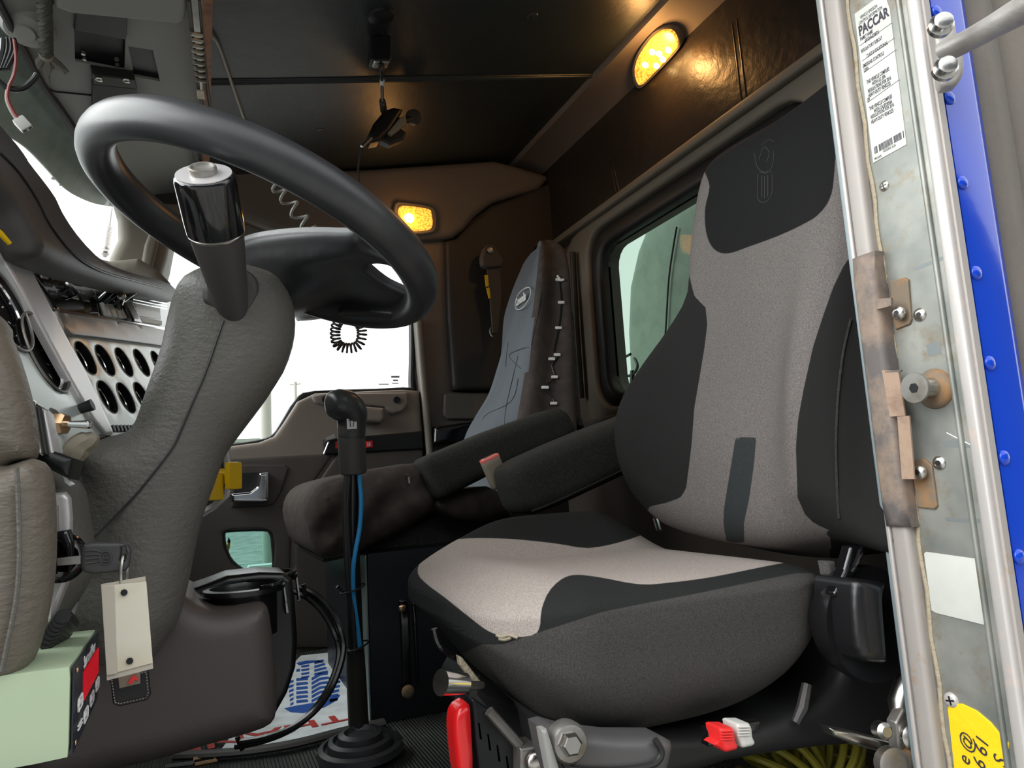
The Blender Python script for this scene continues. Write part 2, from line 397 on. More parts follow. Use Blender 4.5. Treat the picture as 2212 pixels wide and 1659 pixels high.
# ================================================================== camera, light
cam = bpy.data.cameras.new('camera'); cam.sensor_width = 36; cam.lens = FP/2212*36; cam.clip_start = .01; cam.clip_end = 300
co = bpy.data.objects.new('camera', cam); COL.objects.link(co); SC.camera = co
co.matrix_world = Matrix(((R[0], U[0], -F[0], C[0]), (R[1], U[1], -F[1], C[1]), (R[2], U[2], -F[2], C[2]), (0, 0, 0, 1)))
w = bpy.data.worlds.new('sky'); SC.world = w; w.use_nodes = True; nt = w.node_tree; bg = nt.nodes['Background']
tc = nt.nodes.new('ShaderNodeTexCoord'); nz = nt.nodes.new('ShaderNodeTexNoise'); nz.inputs['Scale'].default_value = 2.2; nz.inputs['Detail'].default_value = 5
nt.links.new(tc.outputs['Generated'], nz.inputs['Vector']); cr_ = nt.nodes.new('ShaderNodeValToRGB'); cr_.color_ramp.elements[0].color = (.86, .9, .93, 1); cr_.color_ramp.elements[0].position = .35
cr_.color_ramp.elements[1].color = (1, 1, 1, 1); cr_.color_ramp.elements[1].position = .6; nt.links.new(nz.outputs[0], cr_.inputs[0]); nt.links.new(cr_.outputs[0], bg.inputs[0]); bg.inputs[1].default_value = 1.15
SC.view_settings.view_transform = 'Standard'; SC.view_settings.look = 'None'; SC.view_settings.gamma = 1; SC.view_settings.use_curve_mapping = False
SC.view_settings.exposure = .85
def lamp(name, loc, power, col, size=.02, spot=None):
    l = bpy.data.lights.new(name, 'POINT'); l.energy = power; l.color = col; l.shadow_soft_size = size
    o = bpy.data.objects.new(name, l); COL.objects.link(o); o.location = loc; return o
sun = bpy.data.lights.new('overcast_sun', 'SUN'); sun.energy = 3.5; sun.angle = math.radians(70); so = bpy.data.objects.new('overcast_sun', sun); COL.objects.link(so)
so.rotation_euler = Vector((.8, -.1, -.55)).to_track_quat('-Z', 'Y').to_euler()
# ================================================================== shell
YW = 2.27                                     # inner face of the far (passenger) side
CEIL = PN((0, 0, 1.40), (-.2, 0, 1))
def zc(x): return 1.40+.2*x
struct('wall_added_blocker', g_box((-14, -9.3, -1.4), (26, -9, 5.2)), mat('added_blocker_dark', (.06, .07, .08), .8))  # added unseen wall: darkens the blue panel's reflection, blocks light from the door side
struct('ground', g_box((-30, -40, -1.4), (30, 60, -1.3)), MT['ground'])
struct('floor', g_box((-.9, .46, -.06), (1.25, 2.32, 0)), MT['floor_rubber'])
# ceiling: dark vinyl headliner in two panels, split by the welt at y = 1.65
def ceil_panel(y0, y1):
    a = [(x, y, zc(x)) for x, y in ((0.0, y0), (1.25, y0), (1.25, y1), (0.0, y1))]
    return g_loft([[A(p) for p in a], [A(p)+A([0, 0, .05]) for p in a]])
ce = struct('ceiling', [ceil_panel(.44, 1.645), ceil_panel(1.655, 2.32), g_tube([(0, 1.65, zc(0)+.0), (1.2, 1.65, zc(1.2))], .006, 8)], MT['ceiling_vinyl'])
obj('seam_welt', [g_tube([(0, 1.641, zc(0)-.001), (1.2, 1.641, zc(1.2)-.001)], .0028, 8), g_tube([(0, 1.659, zc(0)-.001), (1.2, 1.659, zc(1.2)-.001)], .0028, 8)], MT['ceiling_vinyl'], ce)
for (px, py) in ((1150, 35), (690, 281), (893, 252)):     # tufting buttons pulled into the headliner
    p = hit(px, py, CEIL); obj('tuft_button', g_lathe(p+A([0, 0, .004]), (.2, 0, -1), [(.016, 0), (.012, .006), (.004, .008)], 16), MT['ceiling_vinyl'], ce)
# roof shell above (keeps daylight out)
struct('trim_1', g_box((-.5, .40, 1.72), (1.3, 2.36, 1.75)), MT['alu'])
# rear wall with the window opening
XR = 1.193
wr = [(1313, 560), (1330, 538), (1526, 417), (1620, 365), (1690, 400), (1690, 760), (1600, 800), (1385, 832), (1352, 842), (1330, 830), (1322, 800)]
def rect_round(y0, y1, z0, z1, r, x):
    o = []
    for (cy_, cz_, a0) in ((y1-r, z1-r, 0), (y0+r, z1-r, 90), (y0+r, z0+r, 180), (y1-r, z0+r, 270)):
        for k in range(5): a = math.radians(a0+k*22.5); o.append((x, cy_+r*math.cos(a), cz_+r*math.sin(a)))
    return o
WIN = (1.05, 1.885, .70, 1.172)
struct('wall_rear', [g_slab([(XR, .6, 0), (XR, 2.32, 0), (XR, 2.32, .62), (XR, .6, .62)], PX(XR), .04, world=True),
       g_slab([(XR, .6, .62), (XR, 2.32, .62), (XR, 2.32, 1.30), (XR, .6, 1.30)], PX(XR), .04, holes=[rect_round(*WIN, .06, XR)], world=True)], MT['trim_grey'])
# quilted dark vinyl above the ledge, vertical double seams
vy = struct('wall_rear', g_slab([(XR-.03, .58, 1.285), (XR-.03, 2.30, 1.285), (XR-.03, 2.30, 1.66), (XR-.03, .58, 1.66)], PX(XR-.03), .03, r=.008, world=True, step=.03), MT['rear_vinyl'])
for (p0, p1) in (((1583, 50), (1606, 238)), ((1322, 372), (1334, 428))):
    a = atX(*p0, XR-.036); b = atX(*p1, XR-.036)
    obj('welt', [g_tube([a, b], .0035, 8), g_tube([a+A([0, -.016, 0]), b+A([0, -.016, 0])], .0035, 8)], MT['rear_vinyl'], vy)
# ledge and window surround
struct('trim_2', [g_box((XR-.055, .6, 1.268), (XR, 2.19, 1.292), .006)], MT['trim_light'])
WS = (1.0, 1.945, .66, 1.235)
struct('trim_3', [g_slab(rect_round(.78, 2.10, .62, 1.268, .10, XR-.03), PX(XR-.03), .03, r=.012, holes=[rect_round(*WS, .09, XR-.03)], world=True, step=.02)], MT['trim_light'])
wn = struct('window_1', g_slab(rect_round(WS[0], WS[1], WS[2], WS[3], .09, XR-.012), PX(XR-.012), .02, r=.02, holes=[rect_round(*WIN, .06, XR-.012)], world=True, step=.014), MT['gasket'])
obj('pane', g_slab(rect_round(WIN[0]-.01, WIN[1]+.01, WIN[2]-.01, WIN[3]+.01, .06, XR+.01), PX(XR+.01), .004, world=True), MT['glass_green'], wn)
# belt below the rear window
struct('trim_4', [g_box((XR-.05, .6, .60), (XR, 2.2, .635), .008)], MT['trim_grey'])
# cornice between ceiling and rear wall, carries the lit lamp
def sec(y, w=1.):
    return [A((x, y, z)) for x, z in ((1.03, zc(1.03)+.01), (1.045, zc(1.03)-.012), (1.09, 1.598), (1.14, 1.58), (XR-.03, 1.565), (XR, 1.57), (XR, 1.7), (1.03, 1.7))]
struct('trim_5', g_loft([sec(y) for y in (.58, 1.0, 1.5, 2.0, 2.30)]), MT['trim_grey'])
# ---- far side wall
door_win = [(372, 508), (520, 512), (700, 530), (880, 548), (889, 600), (890, 820), (870, 842), (680, 850), (642, 868), (612, 915), (592, 943), (560, 956), (470, 968), (350, 975), (345, 700)]
door_win = [tuple(p) for p in cr(door_win, 3)]
peep = [(482, 1150), (500, 1144), (570, 1142), (586, 1150), (591, 1175), (590, 1238), (540, 1240), (500, 1215), (484, 1180)]
far = [(x, YW, z) for x, z in ((-.6, 0), (1.25, 0), (1.25, 1.66), (0, 1.42), (-.17, 1.42), (-.17, .95), (-.6, .85))]
wsh = PY(YW)
def w2(ps, pl=wsh): return [hit(x, y, pl) for x, y in ps]
struct('wall_passenger', g_slab(far, wsh, .05, world=True, holes=[w2(door_win), w2(peep)]), MT['far_vinyl'])
# body side left of the window (pillar between windscreen and door) and header
struct('trim_6', g_slab([(465, 455), (470, 330), (560, 350), (730, 371), (800, 368), (1064, 350), (1112, 362), (1185, 384), (1160, 412), (1110, 425), (1062, 440), (1025, 468), (1000, 498), (975, 516), (930, 520), (800, 520), (600, 503)], PY(2.2), .09, r=.02), MT['trim_grey'])
struct('trim_7', g_slab([(340, 440), (470, 445), (620, 478), (900, 508), (900, 550), (620, 524), (480, 510), (378, 500), (352, 505)], PY(2.235), .03, r=.008), MT['trim_light'])
# pillar between windscreen and side window
struct('trim_8', g_slab([(240, 430), (300, 425), (352, 470), (372, 508), (362, 560), (350, 600), (330, 640), (235, 640), (236, 560), (255, 520), (254, 480)], PY(2.12), .15, r=.03), MT['trim_light'])
struct('trim_9', g_slab([(335, 470), (352, 480), (345, 520), (325, 600), (300, 600), (312, 530)], PY(2.09), .03, r=.01), MT['trim_light'])
# strip right of the door: painted post with a pale rubber weatherstrip
struct('trim_10', g_slab([(886, 512), (960, 520), (975, 700), (978, 845), (1245, 870), (1250, 1000), (925, 1000), (905, 800)], PY(2.22), .05, r=.006), MT['trim_grey'])
struct('trim_11', g_tube([atY(905, 690, 2.2), atY(913, 800, 2.2), atY(922, 900, 2.2), atY(930, 1000, 2.2)], .012, 10, k=3), MT['trim_light'])
pk = struct('trim_12', g_slab([(959, 853), (968, 850), (1100, 848), (1100, 905), (965, 906), (957, 897)], PY(2.205), .01, r=.006), MT['trim_grey'])
# padded dark panel behind the passenger seat
struct('wall_passenger', g_slab([(962, 522), (985, 517), (1015, 485), (1060, 445), (1120, 425), (1190, 395), (1215, 420), (1225, 560), (1240, 860), (1180, 845), (978, 842), (968, 700)], PY(2.19), .05, r=.012), MT['far_vinyl'])
struct('trim_13', g_slab([(936, 922), (1010, 912), (1100, 905), (1100, 955), (935, 962)], PY(2.19), .03, r=.015), MT['gloss_black'])
# front bulkhead, hood outside, firewall under the dash
struct('wall_front', [g_box((-.66, .5, 0), (-.6, 2.3, .78))], MT['dash_plastic'])
struct('wall_driver', [g_box((-.7, .50, 1.42), (.72, .56, 1.7)), g_box((-.75, .46, -.06), (-.55, .52, 1.0)), g_box((.735, .47, -.05), (1.23, .56, 1.7))], MT['alu'])
# ================================================================== passenger door
YD = 2.235
pd = struct('door_1', g_slab([(350, 985), (470, 968), (560, 956), (592, 943), (612, 915), (642, 868), (680, 850), (870, 842), (905, 845), (912, 935), (918, 1100), (920, 1420), (330, 1420)], PY(YD), .03, r=.012,
      holes=[peep], step=.018), MT['door_upper'])
obj('lower_panel', g_slab([(340, 995), (507, 990), (700, 981), (722, 978), (628, 1110), (625, 1400), (330, 1400)], PY(YD-.018), .02, r=.006, holes=[peep], step=.018), MT['door_vinyl'], pd)
obj('rear_panel', g_slab([(730, 978), (912, 968), (918, 1100), (920, 1400), (634, 1400), (637, 1115)], PY(YD-.02), .02, r=.006), MT['door_vinyl'], pd)
obj('belt_strip', g_slab([(700, 950), (912, 931), (915, 970), (702, 982)], PY(YD-.03), .02, r=.004), MT['black'], pd)
gh = obj('grab_handle', [g_slab([(672, 856), (700, 850), (880, 848), (882, 875), (868, 890), (845, 896), (830, 880), (760, 874), (700, 876), (680, 870)], PY(YD-.02), .02, r=.008),
     g_slab([(770, 876), (828, 882), (832, 905), (822, 914), (780, 912), (760, 895)], PY(YD-.05), .04, r=.012)], MT['door_upper'], pd)
for p in ((703, 863), (857, 864)): obj('screw_hole', g_lathe(atY(*p, YD-.03), (0, -1, 0), [(.011, 0), (.011, .004), (.007, .004), (.0001, .003)], 16), MT['black'], gh)
rc = obj('handle_recess', g_slab([(500, 1004), (615, 1004), (624, 1010), (606, 1065), (592, 1088), (575, 1094), (500, 1096)], PY(YD-.026), .01, r=.004), MT['dash_plastic'], pd)
obj('recess_well', g_slab([(505, 1022), (560, 1020), (562, 1080), (505, 1078)], PY(YD-.034), .006, r=.002), MT['black'], pd)
obj('inside_handle', [g_slab([(560, 1022), (580, 1020), (581, 1040), (580, 1082), (566, 1084), (500, 1085), (498, 1066), (540, 1062), (554, 1052)], PY(YD-.055), .02, r=.008)], MT['chrome'], pd)
rf = obj('red_reflector', g_slab([(790, 953), (805, 952), (806, 967), (791, 968)], PY(YD-.036), .005, r=.002), MT['reflector'], pd)
obj('red_reflector', g_slab([(725, 954), (733, 953), (733, 968), (725, 969)], PY(YD-.036), .005, r=.002), MT['reflector'], pd)
obj('reflector_marks', [g_slab([(794+k*4, 956), (796+k*4, 956), (796+k*4, 964), (794+k*4, 964)], PY(YD-.043), .001) for k in range(2)], MT['white_ink'], rf)
obj('latch_tab', [g_slab([(702, 946), (724, 934), (727, 948), (705, 954)], PY(YD-.05), .01, r=.003), g_tube([atY(712, 950, YD-.045), atY(700, 980, YD-.04)], .003, 6)], MT['steel'], pd)
wp = struct('window_2', g_tube([atY(x, y, YW-.01) for x, y in door_win], .009, 8, closed=True), MT['gasket'])
obj('pane', g_slab(door_win, PY(YW+.02), .004), MT['glass_clear'], wp)
mk = obj('glass_marking', [g_slab([(845, 812), (863, 812), (863, 816), (845, 816)], PY(YW+.015), .0005), g_slab([(849, 820), (860, 820), (860, 823), (849, 823)], PY(YW+.015), .0005), g_slab([(847, 827), (861, 827), (861, 829), (847, 829)], PY(YW+.015), .0005), g_slab([(818, 829), (840, 829), (840, 831), (818, 831)], PY(YW+.015), .0005)], MT['wire_grey'], wp)
wq = struct('window_3', g_tube([atY(x, y, YD-.015) for x, y in peep], .008, 8, k=3, closed=True), MT['gasket'])
obj('pane', g_slab(peep, PY(YW+.0), .004), MT['glass_aqua'], wq)
# ================================================================== windscreen and what stands outside
WA, WB, WC_ = A([-.235, 2.2, 1.33]), A([-.33, 1.36, 1.34]), A([-.42, .5, 1.34])
def wsq(a, b): return g_loft([[a, b, b+A([-.22, -.02, -.62]), a+A([-.16, 0, -.62])], [p+A([-.004, 0, 0]) for p in (a, b, b+A([-.22, -.02, -.62]), a+A([-.16, 0, -.62]))]])
w4 = struct('window_4', [g_tube([WA, WA*.5+WB*.5, WB, WC_], .011, 8)], MT['gasket'])
obj('pane', [wsq(WA, WB), wsq(WB, WC_)], MT['glass_clear'], w4)
# outside sun visor above the glass
ev = thing('exterior_visor', 'grey green metal sun visor outside above the windscreen, dotted with raindrops', 'sun visor')
pv = P3(A([-.26, 2.25, 1.36]), A([-.36, 1.3, 1.36]), A([-.40, 2.2, 1.18]))
obj('visor_blade', g_slab([(-60, 60), (20, 60), (120, 150), (185, 262), (270, 428), (262, 446), (215, 442), (178, 430), (140, 408), (100, 365), (55, 320), (0, 285), (-60, 250)], pv, .006, r=.004, sm=3), MT['outside_green'], ev)
dr = [(55, 344), (113, 385), (117, 386), (130, 399), (133, 398), (139, 402), (137, 382), (197, 424), (180, 400), (30, 290)]
for p in dr: obj('raindrop', dome(hit(*p, pv), C-hit(*p, pv), .0035), MT['white_ink'], ev)
an = thing('spring_antenna', 'whip antenna with a coil spring base seen through the windscreen', 'antenna')
b0 = D_ = C+ray(226, 556)*3.4; t0 = C+ray(240, 462)*3.4; ax_ = unit(t0-b0)
obj('mount', g_lathe(b0, ax_, [(.008, 0), (.012, .01), (.02, .02), (.02, .03), (.008, .032)], 16), MT['steel'], an)
up = np.cross(ax_, [0, 1, 0]); up = unit(up); us = np.cross(ax_, up)
obj('spring', g_tube([b0+ax_*(.035+.115*i/200)+.013*(math.cos(i*.65)*up+math.sin(i*.65)*us) for i in range(201)], .0035, 6), MT['steel'], an)
obj('whip', g_tube([b0+ax_*.14, b0+ax_*.26], [.006, .003], 8), MT['white_plastic'], an)
def pole(label, p0, p1, dist, r, arm=None):
    t = thing('utility_pole', label, 'pole'); a = C+ray(*p0)*dist; b = C+ray(*p1)*dist
    a[2] = -1.3 if a[2] > -1.3 else a[2]; b = A([a[0], a[1], b[2]]) if False else b
    obj('shaft', g_tube([A([b[0], b[1], -1.3]), b], r, 12), MT['outside_wood'], t)
    if arm:
        c = C+ray(*arm[0])*dist; d = C+ray(*arm[1])*dist; obj('crossarm', g_tube([c, d], r*.45, 6), MT['outside_wood'], t)
    return t
pole('thick pale wooden pole outside the far side window, close behind the steering column', (578, 960), (572, 700), 9, .065)
pole('small distant utility pole with a crossarm, outside the far side window', (640, 870), (638, 825), 45, .09, ((626, 831), (650, 829)))
for (x0, y0, x1, y1, lab) in ((505, 905, 560, 960, 'low grey shed roof on the horizon outside the far side window'),):
    t = thing('distant_shed', lab, 'building'); q = C+ray(530, 950)*40
    obj('wall', g_box(q+A([-3, 0, -3.5]), q+A([.6, 2, -.15])), MT['outside_wood'], t); obj('roof', g_box(q+A([-3.2, -.2, -.15]), q+A([.8, 2.2, .05])), MT['outside_green'], t)
om = thing('side_marker', 'small orange pointed marker light outside the low door window', 'marker light')
obj('lens', g_slab([(484, 1205), (482, 1185), (490, 1174), (495, 1163), (498, 1168), (497, 1182), (490, 1204)], PY(2.6), .03, r=.006), mat('orange', (.7, .28, .02), .4), om)
obj('tip', g_slab([(491, 1172), (494, 1160), (498, 1168), (496, 1174)], PY(2.59), .03), MT['black'], om)
ob = thing('white_rail', 'white rail lying on the yard beyond the low door window', 'rail')
obj('bar', [g_slab([(500, 1218), (528, 1218), (528, 1221), (500, 1221)], PY(4), .03), g_slab([(538, 1224), (600, 1218), (600, 1236), (535, 1234)], PY(4), .1)], MT['white_plastic'], ob)
# outside behind the rear window: sleeper fairing edge and hook
fr = tag(obj('rear_fairing', g_slab([(1560, 400), (1420, 470), (1392, 540), (1374, 620), (1370, 720), (1374, 800), (1385, 860), (1385, 900), (1900, 900), (1900, 250)], PX(1.75), .15, r=.05), MT['outside_green']), 'grey green fairing panel standing outside behind the rear window', 'fairing')
tag(obj('panel_seam_cable', g_tube([atX(*p, 1.69) for p in ((1462, 490), (1455, 530), (1445, 600), (1440, 680), (1436, 740))], .004, 6, k=3), MT['black']), 'thin black cable hanging down the grey green fairing outside the rear window', 'cable')
hk = thing('hook_loop', 'black open loop hook on a short post seen through the rear window', 'hook')
lp = [(1362, 765), (1345, 775), (1338, 790), (1342, 805), (1356, 812), (1370, 806), (1377, 792), (1374, 780), (1370, 774)]
obj('loop', g_tube([atX(*p, 1.6) for p in lp], .006, 8, k=4), MT['black'], hk)
obj('post', g_tube([atX(1366, 800, 1.6), atX(1365, 850, 1.6), atX(1365, 1000, 1.6)], [.009, .012, .012], 8), MT['black'], hk)
# ================================================================== overhead console (over the dash, underside seen from below)
CO = PN((0, 0, 1.40), (-.25, 0, 1))
oc = thing('overhead_console', 'grey overhead console panel above the dash with a dark radio slot', 'overhead console')
hole1 = [(160, 62), (272, 82), (270, 152), (264, 152), (162, 132)]; hole2 = [(277, 100), (330, 108), (346, 176), (290, 165)]
obj('panel', g_slab([(-160, -260), (404, -260), (412, 0), (404, 0), (432, 200), (452, 440), (300, 460), (240, 440), (165, 290), (92, 186), (0, 12), (-160, -160)], CO, .006, holes=[hole1, hole2], step=.02), MT['console_grey'], oc)
obj('edge_seal', g_tube([hit(x, y, PN(CO[0]+A([0, 0, -.004]), CO[1])) for x, y in ((-30, -60), (0, 12), (48, 100), (92, 184), (165, 288), (240, 436))], .0075, 8, k=3), MT['black'], oc)
obj('slot_cover', [g_slab([(163, 20), (276, 32), (272, 84), (160, 63)], PN(CO[0]+A([0, 0, -.004]), CO[1]), .006, r=.003)], MT['console_dark'], oc)
obj('slot_liner', g_slab([(150, 50), (350, 70), (350, 190), (150, 170)], PN(CO[0]+A([0, 0, .012]), CO[1]), .01), MT['black'], oc)
for p in ((180, 112), (182, 124), (252, 125), (253, 138)): obj('terminal', g_lathe(hit(*p, PN(CO[0]+A([0, 0, .008]), CO[1])), (0, 0, -1), [(.004, 0), (.004, .006), (.001, .006)], 10), MT['steel'] if p[0] < 200 else MT['dull_steel'], oc)
vs = obj('hatch_lid', g_slab([(112, -220), (112, 6), (150, 20), (330, 38), (384, 44), (398, 34), (404, 10), (404, -220)], PN(CO[0]+A([0, 0, -.025]), CO[1]), .02, r=.012), MT['console_grey'], oc)
obj('seam', g_tube([hit(x, y, PN(CO[0]+A([0, 0, -.001]), CO[1])) for x, y in ((95, 186), (118, 198), (200, 206), (260, 210))], .002, 6), MT['black'], oc)
br = obj('bracket', [g_slab([(200, 158), (292, 170), (296, 190), (202, 180)], PN(CO[0]+A([0, 0, -.02]), CO[1]), .018, r=.003), g_slab([(200, 180), (295, 190), (293, 300), (200, 300)], PN(CO[0]+A([0, 0, -.012]), CO[1]), .01, r=.002)], MT['dark_plastic'], oc)
for p in ((215, 171), (274, 174)):
    q = hit(*p, PN(CO[0]+A([0, 0, -.024]), CO[1])); obj('clip', [g_tube([q+.007*A([math.cos(a), math.sin(a)*.8, -.1-.1*k]) for a in np.linspace(.6, 5.4, 10)], .0016, 6) for k in range(2)], MT['steel'], br)
rv = hit(60, 55, CO); obj('round_cap', g_lathe(rv, (-.1, -.3, -1), [(.045, 0), (.045, .006), (.035, .016), (.018, .018), (.016, .022), (.0001, .022)], 24), MT['console_grey'], oc)
# flank of the console between hatch and ceiling: wood brown trim with a terminal strip
st = thing('terminal_strip', 'narrow terminal block strip with bare wires, on the brown edge beside the console', 'terminal strip')
def sg(px, py, x=.004): return A([x, *(atX(px, py, .02)[1:])])
obj('backing', [g_loft([[A([-.0, y, zc(0)-.03]), A([.018, y, zc(0)-.02]), A([.018, y, zc(0)+.03]), A([0, y, zc(0)+.03])] for y in (.5, 1.2, 2.2)])], MT['wood_orange'], st)
def onstrip(px, py): return hit(px, py, PN((.02, 0, zc(0)-.023), (.45, 0, -.9)))
obj('rail', [g_tube([onstrip(408, 0), onstrip(418, 100), onstrip(428, 190), onstrip(440, 240)], .004, 6), g_tube([onstrip(431, 0), onstrip(440, 110), onstrip(450, 200), onstrip(458, 250)], .003, 6)], MT['console_dark'], st)
for k in range(9):
    a = onstrip(412+k*1.4, 66+k*12.5); b = onstrip(436+k*1.0, 70+k*12.5); obj('terminal', g_tube([a+A([0, 0, -.006]), b+A([0, 0, -.006])], .0045, 6), MT['steel'], st)
obj('tape', g_slab([(426, 196), (440, 197), (443, 215), (428, 214)], PN((.02, 0, zc(0)-.033), (.45, 0, -.9)), .003), MT['tag_paper'], st)
tag(obj('thin_cable', g_tube([hit(*p, PN((0, 0, 1.39), (-.2, 0, 1))) for p in ((438, 70), (455, 78), (470, 95), (490, 150), (512, 215), (533, 275), (560, 350))], .0035, 6, k=4), MT['wire_grey']), 'thin dark cable hanging along the headliner beside the terminal strip', 'cable')
pst = tag(obj('black_strap', g_slab([(412, 300), (426, 305), (430, 345), (443, 355), (441, 385), (432, 395), (440, 445), (434, 448), (424, 380)], PN((0, 0, 1.372), (-.2, 0, 1)), .004, r=.001), MT['black']), 'black strap hanging at the corner of the grey overhead console', 'strap')
# rope, wires
rp = thing('braided_rope', 'dark braided rope hanging from the overhead console, ending in a frayed tassel', 'rope')
pr = PN(CO[0]+A([0, 0, -.03]), CO[1]); ra, rb = hit(93, -60, pr), hit(100, 118, pr); ax_ = unit(rb-ra); s1 = unit(np.cross(ax_, [0, 1, .3])); s2 = np.cross(ax_, s1); Lr = np.linalg.norm(rb-ra)
for k in range(3): obj('strand', g_tube([ra+ax_*Lr*i/70+.006*(math.cos(i*.42+k*2.094)*s1+math.sin(i*.42+k*2.094)*s2) for i in range(71)], .0065, 6), MT['rope'], rp)
obj('binding', g_lathe(rb-ax_*.006, ax_, [(.012, 0), (.013, .004), (.012, .01)], 16), MT['tan_plastic'], rp)
for k in range(9):
    q = hit(82+k*8.5+rng.uniform(-3, 3), 150+rng.uniform(-8, 34), pr); obj('frayed_end', g_tube([rb, rb*.5+q*.5+A([rng.uniform(-.006, .006), rng.uniform(-.006, .006), 0]), q], [.006, .007, .002], 6, k=3), MT['rope_light'], rp)
wc = thing('wire_connector', 'loose red and white wires ending in a small white plug, hanging by the windscreen', 'connector')
PWc = PN((-.22, 1.1, 1.1), (.1, -1, 0)); kw = [(28, 90), (32, 130), (28, 165), (17, 190), (14, 215), (24, 240), (36, 258)]
obj('white_wire', g_tube([hit(*p, PWc) for p in kw], .0022, 6, k=4), MT['wire_grey'], wc)
obj('red_wire', g_tube([hit(p[0]+4, p[1], PWc)+A([0, -.004, 0]) for p in kw], .0022, 6, k=4), MT['wire_red'], wc)
pa, pb = hit(38, 256, PWc), hit(60, 280, PWc); d_ = unit(pb-pa); e_ = unit(np.cross(d_, [0, 1, 0]))
obj('plug_body', g_rbox((pa+pb)/2, (d_, e_, np.cross(d_, e_)), (np.linalg.norm(pb-pa)/2, .008, .006), .002, (4, 4, 4)), MT['white_plastic'], wc)
obj('socket', [g_rbox(pb+d_*.0005+e_*s*.004, (d_, e_, np.cross(d_, e_)), (.001, .0022, .003), .0003, (2, 2, 2)) for s in (-1, 1)], MT['black'], wc)
tag(obj('loose_cable', g_tube([hit(*p, PWc) for p in ((-30, 150), (0, 178), (22, 192), (50, 190), (72, 172), (80, 160))], .004, 8, k=4), MT['black']), 'black cable sagging in a loop at the top left by the windscreen', 'cable')
tag(obj('wire_bundle', [g_tube([hit(*p, PWc) for p in ((8+k*7, 84), (6+k*9, 110), (-4+k*6, 150))], .004, 6, k=3) for k in range(4)], MT['black']), 'dark tangle of wires under the left end of the overhead console', 'wires')
# ================================================================== hanging gadgets on the headliner
ca = thing('camera_gadget', 'small black gadget clipped under the headliner, lit orange from behind', 'gadget')
def dn(px, py, y): return atY(px, py, y)
YG = 1.72
obj('body', [g_slab([(796, 290), (806, 268), (830, 240), (850, 234), (870, 238), (862, 252), (840, 285), (818, 306), (800, 310)], PY(YG), .03, r=.01)], MT['black'], ca)
obj('lower_clip', [g_slab([(812, 300), (840, 282), (862, 276), (878, 288), (872, 302), (855, 308), (842, 314), (826, 306)], PY(YG+.02), .02, r=.005)], MT['dark_plastic'], ca)
obj('side_lens', g_slab([(838, 286), (862, 256), (876, 250), (878, 266), (862, 280), (846, 292)], PY(YG-.004), .012, r=.004), MT['tan_plastic'], ca)
obj('mount_pad', g_lathe(atY(893, 254, YG+.03), (0, -1, -.2), [(.022, 0), (.02, .01), (.009, .012), (.0001, .012)], 20), MT['dark_plastic'], ca)
obj('arm', g_tube([atY(862, 262, YG+.01), atY(890, 256, YG+.03)], .009, 8), MT['black'], ca)
obj('plug', g_tube([atY(802, 298, YG-.005), atY(782, 318, YG-.005)], .006, 8), MT['steel'], ca)
tag(obj('gadget_cable', g_tube([atY(782, 320, YG), atY(776, 345, YG+.01), atY(774, 375, YG+.03), atY(778, 405, YG+.04), atY(790, 430, YG+.05)], .0035, 6, k=3), MT['dark_plastic']), 'thin black cable running down from the silver plug of the hanging gadget', 'cable')
hb = thing('hanging_box', 'small black box hanging on a cord from a round hook in the headliner', 'inline box')
YH = 1.45
obj('box', g_slab([(800, 78), (803, 77), (843, 77), (845, 80), (845, 128), (841, 134), (805, 133), (801, 128)], PY(YH), .03, r=.004), MT['black'], hb)
obj('end_cap', g_slab([(806, 130), (841, 130), (841, 136), (810, 136)], PY(YH-.001), .02, r=.002), MT['steel'], hb)
obj('hook', [g_lathe(hit(822, 34, CEIL)+A([0, 0, .003]), (.2, 0, -1), [(.03, 0), (.028, .008), (.012, .014), (.0001, .014)], 20), g_tube([atY(820, 25, YH), atY(824, 45, YH), atY(823, 78, YH)], [.01, .006, .005], 8, k=3)], MT['black'], hb)
obj('cord', g_tube([atY(822, 134, YH), atY(824, 150, YH), atY(825, 175, YH+.03), atY(826, 215, YH+.12), atY(828, 240, YG-.01)], .004, 8, k=3), MT['black'], hb)
obj('cord_joint', g_tube([atY(823, 138, YH), atY(824, 156, YH+.01)], [.008, .006], 8), MT['black'], hb); obj('cord_joint', g_tube([atY(826, 218, YH+.13), atY(829, 240, YG-.01)], [.008, .009], 8), MT['black'], hb)
obj('cord_sleeve', g_tube([atY(825.5, 173, YH+.025), atY(825.7, 188, YH+.06)], .0055, 8), MT['white_plastic'], hb)
